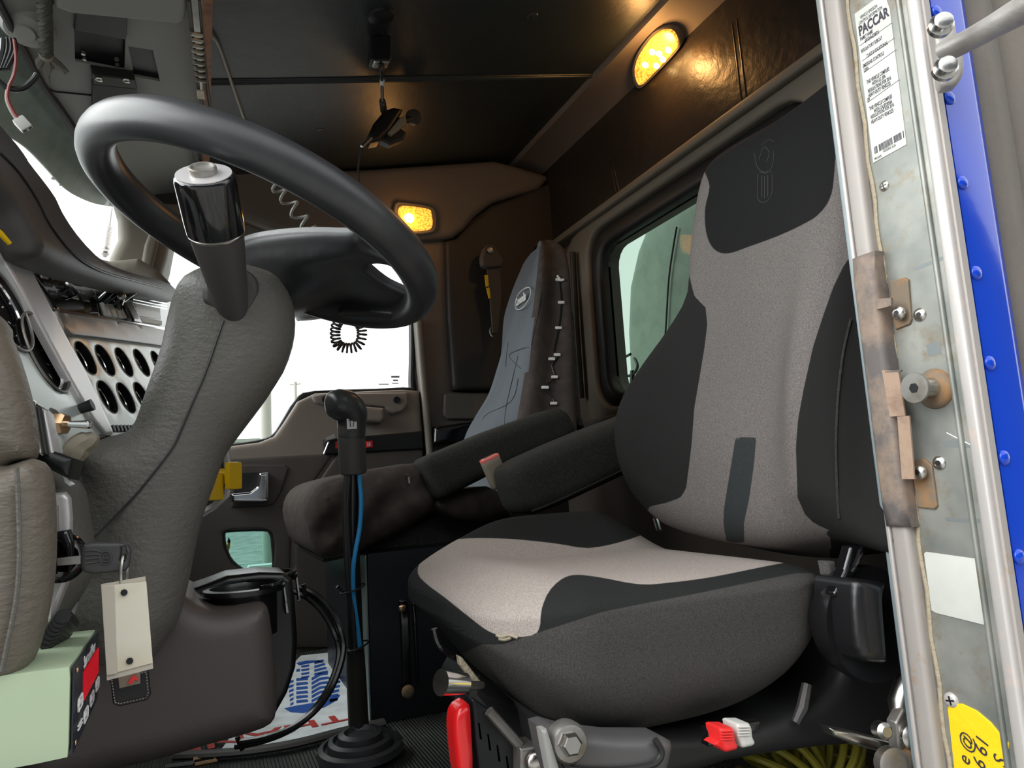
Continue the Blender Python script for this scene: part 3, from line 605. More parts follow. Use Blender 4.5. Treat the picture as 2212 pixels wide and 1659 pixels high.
# coiled wires
def coil(a, b, r, turns, wr, mid=None):
    pts = cr(([a, mid, b] if mid is not None else [a, b]), 40, False); T, Us = frame_path(pts); out = []
    P = A(pts); s = np.linspace(0, len(P)-1, turns*14)
    for q in s:
        i = min(int(q), len(P)-2); f_ = q-i; c = P[i]*(1-f_)+P[i+1]*f_; an_ = q/(len(P)-1)*turns*2*math.pi; w_ = np.cross(T[i], Us[i]); out.append(c+r*(math.cos(an_)*Us[i]+math.sin(an_)*w_))
    return g_tube(out, wr, 6)
tag(obj('curly_cord', coil(atY(598, 400, 1.5), atY(672, 500, 1.5), .014, 4, .0032), MT['wire_grey']), 'stretched pale curly cord between the steering wheel rim and its spoke', 'cord')
lpts = [(742, 684), (728, 700), (724, 722), (730, 744), (752, 752), (775, 745), (782, 720), (776, 700), (762, 690)]
def coil_path(pp, r, turns, wr):
    P = A(cr(pp, 12, False)); T, Us = frame_path(list(P)); out = []
    for q in np.linspace(0, len(P)-1.001, turns*14):
        i = int(q); f_ = q-i; c = P[i]*(1-f_)+P[i+1]*f_; an_ = q/(len(P)-1)*turns*2*math.pi; w_ = np.cross(T[i], Us[i]); out.append(c+r*(math.cos(an_)*Us[i]+math.sin(an_)*w_))
    return g_tube(out, wr, 6)
tag(obj('coiled_microphone_cord', coil_path([atY(*p, 1.7) for p in lpts], .011, 24, .0026), MT['cover_brown']), 'brown coiled microphone cord hanging in a loop in front of the far side window', 'cord')
tag(obj('cord_end', g_tube([atY(750, 488, 1.5), atY(762, 492, 1.5), atY(766, 500, 1.5), atY(750, 506, 1.5)], .0035, 6, k=4), MT['wire_grey']), 'short curl of pale cord end at the corner of the wheel spoke', 'cord')
# ================================================================== lit lamps
l1 = thing('cab_lamp', 'lit amber lamp in the dark corner cornice above the driver seat', 'lamp', None)
PLR = PN((1.118, 1.5, 1.580), (.75, 0, 1))
o1 = [(1366, 150), (1378, 112), (1410, 70), (1440, 58), (1462, 68), (1470, 92), (1462, 112), (1410, 168), (1385, 190), (1372, 182)]
obj('lamp_rim', g_slab(o1, PN(PLR[0]+A([0, 0, -.012]), PLR[1]), .03, r=.004, sm=3), MT['trim_light'], l1)
obj('lens', g_slab([(1371, 150), (1382, 116), (1412, 76), (1440, 63), (1458, 71), (1465, 92), (1458, 110), (1408, 163), (1386, 183), (1376, 176)], PN(PLR[0]+A([0, 0, -.019]), PLR[1]), .004, r=.005, sm=3), MT['lens_lit'], l1)
for p in ((1409, 112), (1424, 116), (1444, 108), (1394, 140), (1418, 142), (1432, 128)): obj('bulb', dome(hit(*p, PN(PLR[0]+A([0, 0, -.0245]), PLR[1])), (-.75, 0, -1), .009, .004), MT['led'], l1)
l2 = thing('cab_lamp', 'small lit amber lamp on the passenger side header, right of the steering wheel', 'lamp', None)
o2 = [(862, 448), (880, 445), (925, 452), (932, 462), (934, 488), (922, 497), (880, 497), (862, 470)]
obj('lamp_rim', g_slab([(852, 440), (880, 438), (928, 446), (941, 460), (942, 492), (928, 504), (880, 504), (854, 480)], PY(2.172), .02, r=.006, sm=3), MT['trim_light'], l2)
obj('lens', g_slab(o2, PY(2.164), .006, r=.006, sm=3), MT['lens_lit'], l2)
obj('bulb', dome(atY(884, 471, 2.157), (0, -1, 0), .016, .006), MT['led'], l2)
lamp('cab_lamp_light', tuple(hit(1415, 125, PN(PLR[0]+A([-.02, 0, -.075]), PLR[1]))), .9, (1, .5, .16), .02)
lamp('header_lamp_light', tuple(atY(888, 471, 2.11)), .2, (1, .45, .12), .02)
# ================================================================== steering wheel
WCN = A([.078, .936, .796]); AL = .416; WS_ = A([-math.cos(AL), 0, math.sin(AL)]); WY = A([0, 1., 0]); WN = A([math.sin(AL), 0, math.cos(AL)])
sw = thing('steering_wheel', 'large black rubber steering wheel with scuffed rim and wide moulded spokes', 'steering wheel')
n1, n2 = 120, 20; V = []; Fc = []
for i in range(n1):
    t = 2*math.pi*i/n1; rad = math.cos(t)*WS_+math.sin(t)*WY
    for j in range(n2):
        a = 2*math.pi*j/n2; V.append(WCN+rad*(.213+.0212*math.cos(a))+WN*(.0245*math.sin(a)))
    for j in range(n2): Fc.append((i*n2+j, i*n2+(j+1) % n2, ((i+1) % n1)*n2+(j+1) % n2, ((i+1) % n1)*n2+j))
obj('rim', (V, Fc), MT['wheel_rubber'], sw)
PWH = PN(WCN+WN*.004, WN)
def spoke_h(pq, d):      # dished: rises to the rim, swells at the hub
    x = pq[:, 0]; y = pq[:, 1]; hub = np.exp(-(((x-600)/110)**2+((y-600)/60)**2)); groove = np.exp(-((x-745)/36)**2)*np.clip((y-560)/90, 0, 1)
    return (.05*hub-.010*groove+.012*np.exp(-(((x-700)/120)**2+((y-525)/22)**2)))*np.clip(d/.02, 0, 1)
obj('spoke_hub', g_slab([(500, 575), (508, 530), (540, 512), (600, 502), (660, 498), (720, 499), (772, 503), (800, 530), (840, 552), (890, 580), (925, 625), (922, 655), (895, 678), (860, 684), (800, 684), (760, 678), (735, 676), (690, 684), (645, 684), (632, 660), (612, 622), (560, 605)], PWH, .005, r=.009, hf=spoke_h, sm=3,
     holes=[[(795, 570), (825, 562), (852, 568), (874, 584), (892, 606), (905, 628), (890, 630), (860, 618), (830, 602)]], step=.006), MT['wheel_rubber'], sw)
obj('lower_spoke', g_slab([(705, 680), (740, 668), (800, 668), (880, 676), (895, 684), (880, 694), (830, 696), (780, 692), (740, 688)], PN(WCN-WN*.012, WN), .012, r=.008), MT['wheel_rubber'], sw)
# ================================================================== column shroud
YC = .86
sc_ = thing('steering_column', 'tall grey grained steering column shroud rising to the black wheel', 'steering column')
colp = [(440, 578), (475, 566), (530, 575), (585, 592), (612, 618), (632, 655), (638, 700), (632, 750), (612, 805), (582, 850), (548, 895), (518, 935), (498, 965), (480, 1000), (462, 1050), (445, 1095), (432, 1140), (420, 1195), (410, 1245), (400, 1290), (385, 1340), (360, 1380), (320, 1430), (260, 1440), (180, 1420), (160, 1330), (190, 1250), (190, 1180), (178, 1110), (165, 1050), (163, 990), (172, 970), (232, 944), (270, 934), (292, 910), (306, 870), (322, 825), (338, 780), (350, 740), (358, 700), (366, 665), (376, 630), (395, 600)]
obj('shroud', g_slab(colp, PY(YC), .15, r=.045, bulge=.006, br=.05, sm=2, both=True, step=.009), MT['leather'], sc_, sharp=60)
seam = [(483, 692), (470, 730), (455, 775), (438, 820), (416, 870), (395, 920), (376, 962), (345, 1005), (300, 1062), (250, 1115), (196, 1168)]
obj('shroud_seam', g_tube([atY(x, y, YC-.0495) for x, y in seam], .0013, 6, k=4), MT['black'], sc_)
bz = obj('lever_socket', g_slab([(440, 622), (450, 606), (478, 592), (520, 582), (545, 592), (558, 612), (557, 640), (540, 670), (524, 690), (495, 694), (478, 684), (462, 668), (442, 655), (438, 640)], PY(YC-.045), .01, r=.006, sm=3), MT['hood_vinyl'], sc_)
base = atY(500, 655, .812); dimg = unit(-44*R+205*U); vdir = unit(base-C); ld = unit(.80*dimg-.60*vdir)
lv = obj('lever', g_lathe(base, ld, [(.013, -.03), (.016, -.01), (.0175, .0), (.021, .03), (.0245, .062), (.0262, .078), (.0262, .083)], 32), MT['hood_vinyl'], sc_)
obj('knob', g_lathe(base, ld, [(.026, .084), (.0282, .086), (.0288, .1), (.0288, .141), (.0278, .1445), (.0265, .1455), (.001, .1458)], 40), MT['gloss_black'], lv)
obj('knob_ring', g_lathe(base, ld, [(.0266, .0815), (.0276, .083), (.0276, .0845), (.026, .086)], 32), MT['steel'], lv)
obj('end_button', g_lathe(base, ld, [(.013, .1455), (.013, .152), (.012, .1535), (.0105, .1535), (.0095, .151), (.0001, .1505)], 32), MT['dull_steel'], lv)
obj('end_plate', g_lathe(base, ld, [(.0262, .1457), (.026, .1466), (.001, .1467)], 32), MT['silver_bar'], lv)
# ================================================================== dashboard
PM = PN(atY(85, 750, .83), (.98, -.20, .36))
PC = PN(atY(224, 781, 1.12), (.891, -.275, .36))
def offs(pl, d):
    n = pl[1] if np.dot(C-pl[0], pl[1]) > 0 else -pl[1]; return (pl[0]+n*d, pl[1])
def nrm(pl): return pl[1] if np.dot(C-pl[0], pl[1]) > 0 else -pl[1]
def circ(pl, px, py, r):
    c = hit(px, py, pl); n = nrm(pl); e = unit(np.cross(n, [0, 0, 1.])); u = np.cross(e, n)
    return [tuple(q) for q in proj(A([c+r*(math.cos(a)*e+math.sin(a)*u) for a in np.linspace(0, 2*math.pi, 33)[:-1]]))]
def gauge(par, pl, px, py, r, nm='gauge', k=1., up=0.):
    c = hit(px, py, pl); n = nrm(pl); c = c+n*up; e = unit(np.cross(n, [0, 0, 1.])); u = np.cross(e, n)
    g = obj(nm, g_lathe(c, n, [(r*1.0, .0005), (r*.99, -r*.25*k), (r*.97, -r*.55*k), (r*.95, -r*.9*k), (.0001, -r*.9*k)], 40, cap0=False), MT['tray_black'], par)
    obj('bezel', g_tube([c+n*.001+r*1.02*(math.cos(a)*e+math.sin(a)*u) for a in np.linspace(0, 2*math.pi, 41)[:-1]], r*.035, 6, closed=True), MT['dull_steel'], g)
    obj('inner_ring', g_lathe(c, n, [(r*.975, -r*.40), (r*.90, -r*.52), (r*.90, -r*.60)], 40, cap0=False) if 0 else g_tube([c-n*r*.42*k+r*.93*(math.cos(a)*e+math.sin(a)*u) for a in np.linspace(0, 2*math.pi, 41)[:-1]], r*.06, 8, closed=True), MT['chrome'], g)
    obj('dial', g_lathe(c-n*r*.86*k, n, [(r*.94, 0), (r*.94, .0006), (.0001, .0007)], 40), MT['dial_black'], g)
    obj('tick_marks', [g_rbox(c-n*r*.83*k+(math.cos(a)*e+math.sin(a)*u)*r*.66, (math.cos(a)*e+math.sin(a)*u, -math.sin(a)*e+math.cos(a)*u, n), (r*.08, r*.015, .0003), .0001, (1, 1, 1)) for a in np.linspace(-.7, 3.85, 9)], MT['white_ink'], g)
    return g
GP = [(184, 774), (226, 779), (267, 783), (305, 784), (341, 786), (231, 858), (271, 860), (306, 857)]
ip = thing('instrument_panel', 'silver left instrument panel with two large black dials and a bright edge bar', 'instrument panel')
obj('face', g_slab([(-80, 500), (-10, 520), (36, 617), (80, 690), (150, 800), (225, 925), (236, 950), (150, 990), (60, 960), (-80, 900)], PM, .02, r=.003, step=.01, holes=[circ(PM, 92, 764, .0425), circ(PM, 4, 668, .0425)]), MT['silver_panel'], ip)
obj('edge_bar', g_slab([(-30, 470), (0, 492), (30, 530), (55, 562), (74, 606), (110, 675), (149, 748), (178, 798), (242, 938), (224, 940), (196, 907), (150, 826), (108, 750), (72, 684), (36, 617), (8, 570), (-40, 520)], offs(PM, .004), .006, r=.003), MT['silver_bar'], ip)
gauge(ip, PM, 92, 764, .042, k=.3, up=.003); gauge(ip, PM, 4, 668, .042, k=.3, up=.003)
obj('push_stud', g_tube([hit(166, 886, PM), hit(166, 886, PM)+nrm(PM)*.016], [.005, .0065], 12), MT['black'], ip)
cc = thing('gauge_cluster', 'angled silver centre dash panel holding two rows of small round gauges', 'gauge panel')
obj('face', g_slab([(140, 722), (200, 728), (330, 744), (420, 756), (420, 960), (236, 950), (180, 810)], PC, .02, r=.001, step=.012, holes=[circ(PC, *p, .0239) for p in GP]), MT['silver_panel'], cc)
obj('upper_band', g_slab([(118, 674), (124, 671), (200, 684), (345, 710), (430, 724), (430, 760), (330, 746), (200, 730), (140, 724)], offs(PC, .004), .006, r=.003), MT['grey_band'], cc)
obj('chrome_edge', g_tube([hit(*p, offs(PC, .006)) for p in ((124, 671), (200, 684), (345, 709), (420, 722))], .003, 8), MT['chrome'], cc)
for p in GP: gauge(cc, PC, *p, .0235)
for i in range(7): obj('vent_slot', g_slab([(243+i*8, 918), (247+i*8, 917), (252+i*8, 930), (248+i*8, 931)], offs(PC, .004), .003), MT['black'], cc)
rd = thing('radio_panel', 'glossy black radio panel with small buttons under the dash hood', 'radio')
PR = offs(PC, -.01)
obj('body', g_slab([(40, 540), (120, 590), (200, 624), (215, 700), (118, 674), (70, 600)], PR, .03, r=.004), MT['gloss_black'], rd)
for i in range(4):
    for j in range(3): obj('button', g_slab([(86+i*24+j*9, 592+j*17+i*5), (100+i*24+j*9, 595+j*17+i*5), (104+i*24+j*9, 604+j*17+i*5), (90+i*24+j*9, 601+j*17+i*5)], offs(PR, .004), .003, r=.0015), MT['dull_steel' if (i+j) % 4 == 0 else 'dark_plastic'], rd)
obj('tuning_knob', g_lathe(hit(143, 628, offs(PR, .002)), nrm(PR), [(.012, 0), (.0115, .01), (.0001, .011)], 24), MT['gloss_black'], rd)
obj('display', g_slab([(70, 566), (110, 586), (190, 606), (192, 615), (120, 600), (76, 578)], offs(PR, .004), .002), MT['gloss_black'], rd)
hv = thing('heater_controls', 'black heater control panel with slide levers and pale keys beside the radio', 'control panel')
obj('body', g_slab([(196, 608), (300, 640), (420, 660), (420, 726), (345, 712), (215, 690)], PR, .03, r=.003), MT['gloss_black'], hv)
for (a, b) in (((214, 656), (256, 618)), ((236, 662), (286, 630)), ((250, 668), (262, 640))):
    pa = hit(*a, PR); pb = hit(*b, offs(PR, .03)); obj('slide_lever', g_tube([pa, pb], [.009, .0065], 10), MT['gloss_black'], hv); obj('lever_tip', dome(pb, unit(pb-pa), .0068), MT['steel'], hv)
for i in range(4): obj('key', g_slab([(219+i*13, 653+i*3), (230+i*13, 655+i*3), (240+i*13, 684+i*2), (229+i*13, 681+i*2)], offs(PR, .006), .006, r=.002), MT['white_plastic'], hv)
obj('air_vent', g_slab([(262, 650), (280, 648), (304, 700), (286, 696)], offs(PR, .012), .02, r=.004), MT['gloss_black'], hv)
obj('display', g_slab([(290, 655), (345, 665), (348, 690), (300, 682)], offs(PR, .004), .002), MT['grey_band'], hv)
obj('scale_strip', g_slab([(302, 683), (350, 693), (350, 702), (308, 695)], offs(PR, .006), .003), MT['white_plastic'], hv)
for y_ in (636, 642, 648): obj('louvre', g_tube([hit(286, y_+4, offs(PR, .01)), hit(360, y_+20, offs(PR, .01))], .0015, 6), MT['chrome'], hv)
# hood over the dials
ha, hb_, hc = atY(-40, 330, .78), atY(-20, 470, .74), atY(372, 640, 1.75)
PH = P3(ha, hb_, hc)
dh = thing('dash_hood', 'soft black brown hood curving over the dashboard from left edge to far pillar', 'dash hood')
obj('hood', g_slab([(-90, 220), (0, 305), (28, 345), (58, 382), (88, 422), (108, 462), (136, 502), (176, 544), (217, 570), (262, 586), (313, 600), (352, 612), (371, 634), (369, 652), (345, 652), (300, 636), (240, 620), (178, 602), (120, 583), (62, 556), (46, 528), (22, 484), (-2, 446), (-90, 340)], PH, .012, r=.016, sm=2, both=True, step=.012), MT['hood_vinyl'], dh, sharp=70)
obj('hood_seam', g_tube([hit(*p, offs(PH, .0165)) for p in ((0, 330), (40, 372), (80, 432), (110, 490), (160, 550), (220, 586), (290, 606), (350, 622))], .0016, 6, k=3), MT['black'], dh)
obj('dial_glass', g_slab([(-40, 400), (0, 452), (20, 490), (40, 528), (54, 560), (20, 540), (-10, 500), (-60, 470)], offs(PH, -.03), .004), MT['black'], dh)
obj('yellow_strip', g_slab([(-4, 492), (6, 500), (26, 524), (22, 528), (0, 506)], offs(PM, .03), .002), MT['yellow'], dh)
dt = thing('dashboard', 'grey dashboard top at the base of the far windscreen pillar', 'dashboard')
obj('shelf', g_slab([(200, 556), (238, 566), (300, 560), (344, 586), (368, 612), (376, 650), (300, 625), (240, 600), (200, 580)], PY(1.95), .2, r=.03), MT['trim_light'], dt)
obj('defrost_grille', g_slab([(228, 567), (300, 582), (316, 592), (300, 596), (240, 580)], PY(1.93), .02, r=.003), MT['hood_vinyl'], dt)
obj('dash_body', g_box((-.6, .78, .30), (-.30, 2.15, .72), .03), MT['dash_plastic'], dt)
# ================================================================== left knee bolster with ignition bezel, switch
YK = .62
kb = thing('knee_bolster', 'brown grey grained padded knee bolster at the left edge under the dials', 'knee bolster')
obj('upper_pad', g_slab([(-120, 640), (0, 682), (14, 720), (32, 765), (52, 830), (66, 890), (72, 940), (70, 985), (30, 998), (-120, 1030)], PY(YK), .02, r=.025, sm=2, both=True), MT['leather_brown'], kb)
obj('lower_pad', g_slab([(-120, 1034), (20, 1004), (70, 990), (98, 1010), (108, 1050), (112, 1120), (112, 1200), (105, 1280), (86, 1370), (60, 1440), (20, 1468), (-120, 1500)], PY(YK), .02, r=.028, sm=2, both=True), MT['leather_brown'], kb)
for pp in ([(36, 1010), (40, 1100), (42, 1200), (34, 1300), (14, 1400), (4, 1450)],): obj('pad_seam', g_tube([atY(x, y, YK-.0285) for x, y in pp], .0016, 6, k=3), MT['leather'], kb)
ib = thing('ignition_switch', 'grey moulded ignition housing behind the key with a worn silver switch plate', 'ignition switch')
obj('housing', g_slab([(70, 985), (110, 1000), (150, 1030), (172, 1060), (182, 1120), (192, 1180), (190, 1240), (168, 1290), (140, 1330), (95, 1405), (60, 1400), (60, 1000)], PY(.76), .04, r=.03, sm=2, step=.008), MT['leather'], ib)
obj('torn_edge', g_slab([(128, 1016), (150, 1022), (147, 1034), (160, 1046), (150, 1050), (140, 1042), (136, 1028)], PY(.70), .006, r=.001), MT['paper'], ib)
obj('switch_plate', g_slab([(104, 1066), (140, 1062), (150, 1075), (154, 1120), (152, 1180), (150, 1250), (118, 1330), (104, 1345)], PY(.705), .01, r=.004), MT['silver_bar'], ib)
obj('switch_insert', g_slab([(106, 1090), (126, 1092), (128, 1150), (106, 1156)], PY(.699), .01, r=.003), MT['dull_steel'], ib)
lk = obj('lock_cylinder', [g_lathe(atY(126, 1205, .70), (.5, -1, 0), [(.020, 0), (.020, .008), (.016, .012), (.011, .013), (.011, .006), (.0001, .006)], 32)], MT['gloss_black'], ib)
obj('lock_wing', g_slab([(118, 1148), (148, 1144), (158, 1170), (160, 1215), (148, 1240), (142, 1190), (128, 1170), (124, 1240), (114, 1240), (113, 1180)], PY(.685), .012, r=.004), MT['gloss_black'], ib)
obj('bellows', [g_tube([atY(100+i*6, 1385-i*9, .68), atY(118+i*6, 1400-i*9, .72)], .006, 8) for i in range(7)], MT['dark_plastic'], ib)
tw = thing('toggle_switch', 'chrome toggle switch with a brass nut below the silver instrument panel', 'switch')
tb = C+ray(112, 915)*.67; te = C+ray(182, 917)*.67; tx = unit(te-tb)
obj('nut', g_lathe(tb, tx, [(.009, 0), (.0105, .002), (.0105, .012), (.009, .014)], 6), MT['brass'], tw)
obj('washer', g_lathe(tb, tx, [(.014, -.004), (.015, -.002), (.014, 0)], 24), MT['dull_steel'], tw)
obj('bat', g_lathe(tb, tx, [(.0036, .012), (.0032, .02), (.0042, .034), (.0042, .036), (.001, .038)], 16), MT['chrome'], tw)
sb = thing('switch_bank', 'stacked dark switch blocks with bare wiring behind the toggle switch', 'switches')
for i in range(4):
    x = 50+i*13; obj('switch_block', g_slab([(x, 850+i*10), (x+12, 858+i*10), (x+30, 985), (x+16, 980)], PY(.66+i*.006), .03, r=.003), MT[['gloss_black', 'steel', 'dark_plastic', 'silver_bar'][i]], sb)
obj('bottom_block', g_slab([(68, 955), (118, 975), (160, 990), (150, 1035), (110, 1015), (70, 990)], PY(.68), .05, r=.006), MT['black'], sb)
obj('loose_fabric', g_tube([atY(*p, .78) for p in ((150, 1020), (158, 985), (172, 962), (196, 948), (205, 936))], [.006, .012, .01, .004], 8, k=3), MT['tan_plastic'], sb)
obj('bracket', g_slab([(118, 945), (195, 938), (236, 940), (200, 968), (165, 985), (150, 1000), (118, 985)], PY(.87), .02, r=.004), MT['dark_plastic'], sb)
# ================================================================== lower shroud, cup holder
lsd = thing('lower_dash_panel', 'large dark brown plastic lower dash panel below the steering column', 'lower panel')
obj('panel', g_slab([(60, 1380), (190, 1340), (330, 1290), (398, 1283), (425, 1300), (462, 1314), (505, 1311), (552, 1302), (572, 1306), (582, 1328), (590, 1400), (596, 1470), (597, 1530), (585, 1560), (540, 1580), (440, 1608), (330, 1640), (240, 1660), (150, 1690), (60, 1690)], PY(.90), .16, r=.03, sm=2, both=True), MT['dash_plastic'], lsd)
ch = thing('cup_holder', 'glossy black double cup holder beside the dark brown lower dash panel', 'cup holder')
obj('tray', g_slab([(398, 1276), (440, 1262), (490, 1243), (560, 1235), (612, 1236), (630, 1250), (637, 1300), (642, 1380), (638, 1440), (620, 1495), (592, 1545), (560, 1545), (540, 1400), (540, 1330), (460, 1320), (410, 1300)], PY(1.0), .07, r=.008), MT['tray_black'], ch)
for (px, py, y) in ((528, 1272, .95), (566, 1248, 1.06)):
    c = atY(px, py, y); obj('cup_ring', [g_lathe(c+A([0, 0, -.004]), (0, 0, 1), [(.040, 0), (.046, .0), (.047, .006), (.040, .007), (.038, .002), (.0375, -.05), (.0001, -.051)], 36)], MT['tray_black'], ch)
    obj('lip', g_tube([c+A([.043*math.cos(a), .043*math.sin(a), .004]) for a in np.linspace(-1.2, 1.6, 12)]+[c+A([.05, .04, -.01]), c+A([.052, .03, -.04])], .0028, 6), MT['gloss_black'], ch)
pv_ = thing('brake_valve_panel', 'black brake valve panel with silver edge and yellow push pull knobs', 'valve panel')
PV = PY(1.18)
obj('panel', g_slab([(440, 900), (470, 930), (492, 962), (498, 1010), (498, 1075), (430, 1118), (380, 1130)], PV, .05, r=.006), MT['gloss_black'], pv_)
obj('silver_edge', [g_tube([atY(*p, 1.165) for p in ((487, 962), (492, 1010), (490, 1070), (430, 1112), (400, 1126))], .0055, 8, k=2)], MT['silver_bar'], pv_)
for (p, q, s) in (((474, 1030), (500, 1028), 1.), ((440, 1056), (460, 1052), 1.)):
    a, b = atY(*p, 1.14), atY(*q, 1.12); d_ = unit(b-a)
    kn = obj('yellow_knob', [g_lathe(a, d_, [(.012, -.006), (.012, .008), (.009, .012), (.009, .022)], 8), g_rbox(b+d_*.004, (d_, unit(np.cross(d_, [0, 0, 1.])), [0, 0, 1]), (.006, .012, .02), .003, (3, 3, 3))], MT['yellow'], pv_)
# ================================================================== key, tags, controller box
ik = thing('ignition_key', 'black plastic headed key in the ignition with a steel split ring', 'key')
PK = PY(.665)
kh = obj('key_head', g_slab([(176, 1190), (182, 1176), (200, 1172), (255, 1172), (278, 1176), (283, 1190), (279, 1222), (272, 1233), (205, 1240), (180, 1236), (174, 1222)], PK, .006, r=.003, holes=[[(262, 1182), (271, 1180), (272, 1200), (268, 1212), (260, 1210)]], sm=0, step=.0012), MT['key_plastic'], ik)
obj('key_blade', g_slab([(123, 1206), (174, 1200), (174, 1218), (124, 1222)], PK, .0025), MT['steel'], ik)
obj('relief', [g_tube([atY(*p, .6615) for p in ((184, 1190+k*9), (205, 1188+k*9), (216, 1192+k*6))], .0006, 5, k=2) for k in range(4)]+[g_tube([atY(228+13*math.cos(a), 1205+14*math.sin(a), .6615) for a in np.linspace(0, 2*math.pi, 25)[:-1]], .0007, 5, closed=True), g_tube([atY(x, y, .6615) for x, y in ((234, 1198), (224, 1198), (224, 1205), (233, 1206), (233, 1213), (222, 1213))], .0007, 5, k=2)], MT['key_plastic'], kh)
rc_ = atY(267, 1238, .665); obj('split_ring', [g_tube([rc_+A([.0018*math.cos(a)+.0006*k, .006*math.cos(a), .0145*math.sin(a)]) for a in np.linspace(0, 2*math.pi, 33)[:-1]], .0008, 6, closed=True) for k in (0, 1)], MT['steel'], ik)
kt = thing('key_tag', 'blank stained white tag in a clear sleeve hanging from the ignition key', 'tag')
obj('sleeve', g_slab([(218, 1262), (314, 1245), (331, 1444), (231, 1470)], PY(.660), .0008), MT['plastic_clear'], kt)
obj('paper_insert', g_slab([(219, 1266), (316, 1256), (330, 1432), (231, 1458)], PY(.6588), .0008), MT['tag_paper'], kt)
obj('overlap_strip', g_slab([(219, 1268), (246, 1265), (253, 1455), (231, 1458)], PY(.6578), .0004), MT['plastic_clear'], kt).hide_render = False
for p in ((268, 1280), (280, 1428)): obj('punched_hole', g_lathe(atY(*p, .6576), (0, -1, 0), [(.0025, -.0002), (.0025, .0003), (.0001, .0003)], 20), MT['black'], kt)
lf = thing('leather_fob', 'black stitched leather key fob with a small red card, behind the white tag', 'key fob')
obj('leather', g_slab([(236, 1452), (320, 1448), (326, 1500), (318, 1512), (258, 1526), (244, 1520)], PY(.705), .003, r=.0015), MT['black'], lf)
st_ = [(240, 1462), (248, 1518), (260, 1520), (314, 1508), (320, 1498), (316, 1452)]
sp = resample(A(st_), 7)[:-5]; obj('stitching', [g_tube([atY(*sp[i], .7025), atY(*(sp[i]*.4+sp[i+1]*.6), .7025)], .0006, 5) for i in range(0, len(sp)-1)], MT['dull_steel'], lf)
obj('red_card', g_slab([(255, 1456), (303, 1449), (303, 1476), (258, 1487)], PY(.7005), .001), MT['tan_plastic'], lf)
obj('red_mark', g_slab([(276, 1476), (284, 1462), (292, 1458), (300, 1470), (292, 1468), (284, 1478)], PY(.6995), .0006), MT['red_bright'], lf)
gb = thing('brake_controller', 'pale green metal control box with red display, lower left below the key', 'control box')
g0 = [(155, 1436), (155, 1641), (241, 1536), (241, 1370)]
fa = atY(155, 1436, .60); fb = atY(155, 1641, .60); zt, zb = fa[2], fb[2]
# near vertical edge at px 155; the control face turns away to the right
xe = fa[0]; pfar = hit(241, 1372, PN((0, 0, zt), (0, 0, 1))) if False else None
fdir = unit(A([-.02, 1., 0])); depth = .16
tl = A([xe, .60, zt]); bl_ = A([xe, .60, zb]); tr = tl+fdir*depth; br_ = bl_+fdir*depth; lw = A([-.135, 0, 0])
def prism(a, b, c, d, e, r=0): # a b c d front ring, e extrude
    return g_loft([[a, b, c, d], [a+e, b+e, c+e, d+e]])
bx = obj('case', g_rbox((tl+br_+lw)/2, (unit(lw), fdir, [0, 0, 1]), (.0675, depth/2, (zt-zb)/2), .004, (5, 5, 5)), MT['pale_green'], gb)
PG = PN(tl, np.cross(fdir, [0, 0, 1]))
def gq(u, v, o=.001): return tl+fdir*depth*u+A([0, 0, -1])*(zt-zb)*v+nrm(PG)*o
nx = unit(np.cross([0, 0, 1.], fdir)); 
if np.dot(nx, A([1., 0, 0])) < 0: nx = -nx
def gq(u, v, o=.0012): return tl+fdir*depth*u+A([0, 0, -1])*(zt-zb)*v+nx*o
def gplate(nm, u0, v0, u1, v1, m, o=.001, t=.001, par=gb):
    return obj(nm, g_slab([gq(u0, v0, o), gq(u1, v0, o), gq(u1, v1, o), gq(u0, v1, o)], PN(gq(u0, v0, o), nx), t, world=True), m, par)
fp = gplate('face_plate', .02, .03, .99, .97, MT['panel_navy'], .0012)
gplate('display', .34, .26, .95, .60, MT['red_display'], .0022, par=fp)
text('lettering', 'SafetyAir', gq(.18, .14, .0022), fdir, [0, 0, 1], .013, MT['white_ink'], fp, shear=.4) if False else text('lettering', 'Sart and Pow', gq(.30, .15, .0022), fdir, [0, 0, 1], .0125, MT['white_ink'], fp, bold=.0002, sx=1.1)
for (u, v) in ((.16, .50), (.38, .78), (.62, .74), (.86, .70)):
    cpt = [gq(u+du, v+dv, .0028) for du, dv in ((-.06, -.06), (.06, -.06), (.07, 0), (.06, .07), (-.06, .07), (-.07, 0))]
    b_ = obj('button', g_tube(cpt, .0007, 5, closed=True), MT['white_ink'], fp); obj('button_symbol', g_tube([gq(u-.035, v-.01, .0026), gq(u+.035, v-.01, .0026)], .0007, 5), MT['white_ink'], b_); obj('button_symbol', g_tube([gq(u-.03, v+.02, .0026), gq(u+.035, v+.02, .0026)], .0006, 5), MT['white_ink'], b_)
for k in range(2): obj('legend', g_tube([gq(.12, .74+k*.04, .0026), gq(.24, .74+k*.04, .0026)], .0008, 5), MT['white_ink'], fp)
for v in (.1, .88): obj('corner_screw', dome(gq(.07, v, .002), nx, .0022), MT['brass'], fp)
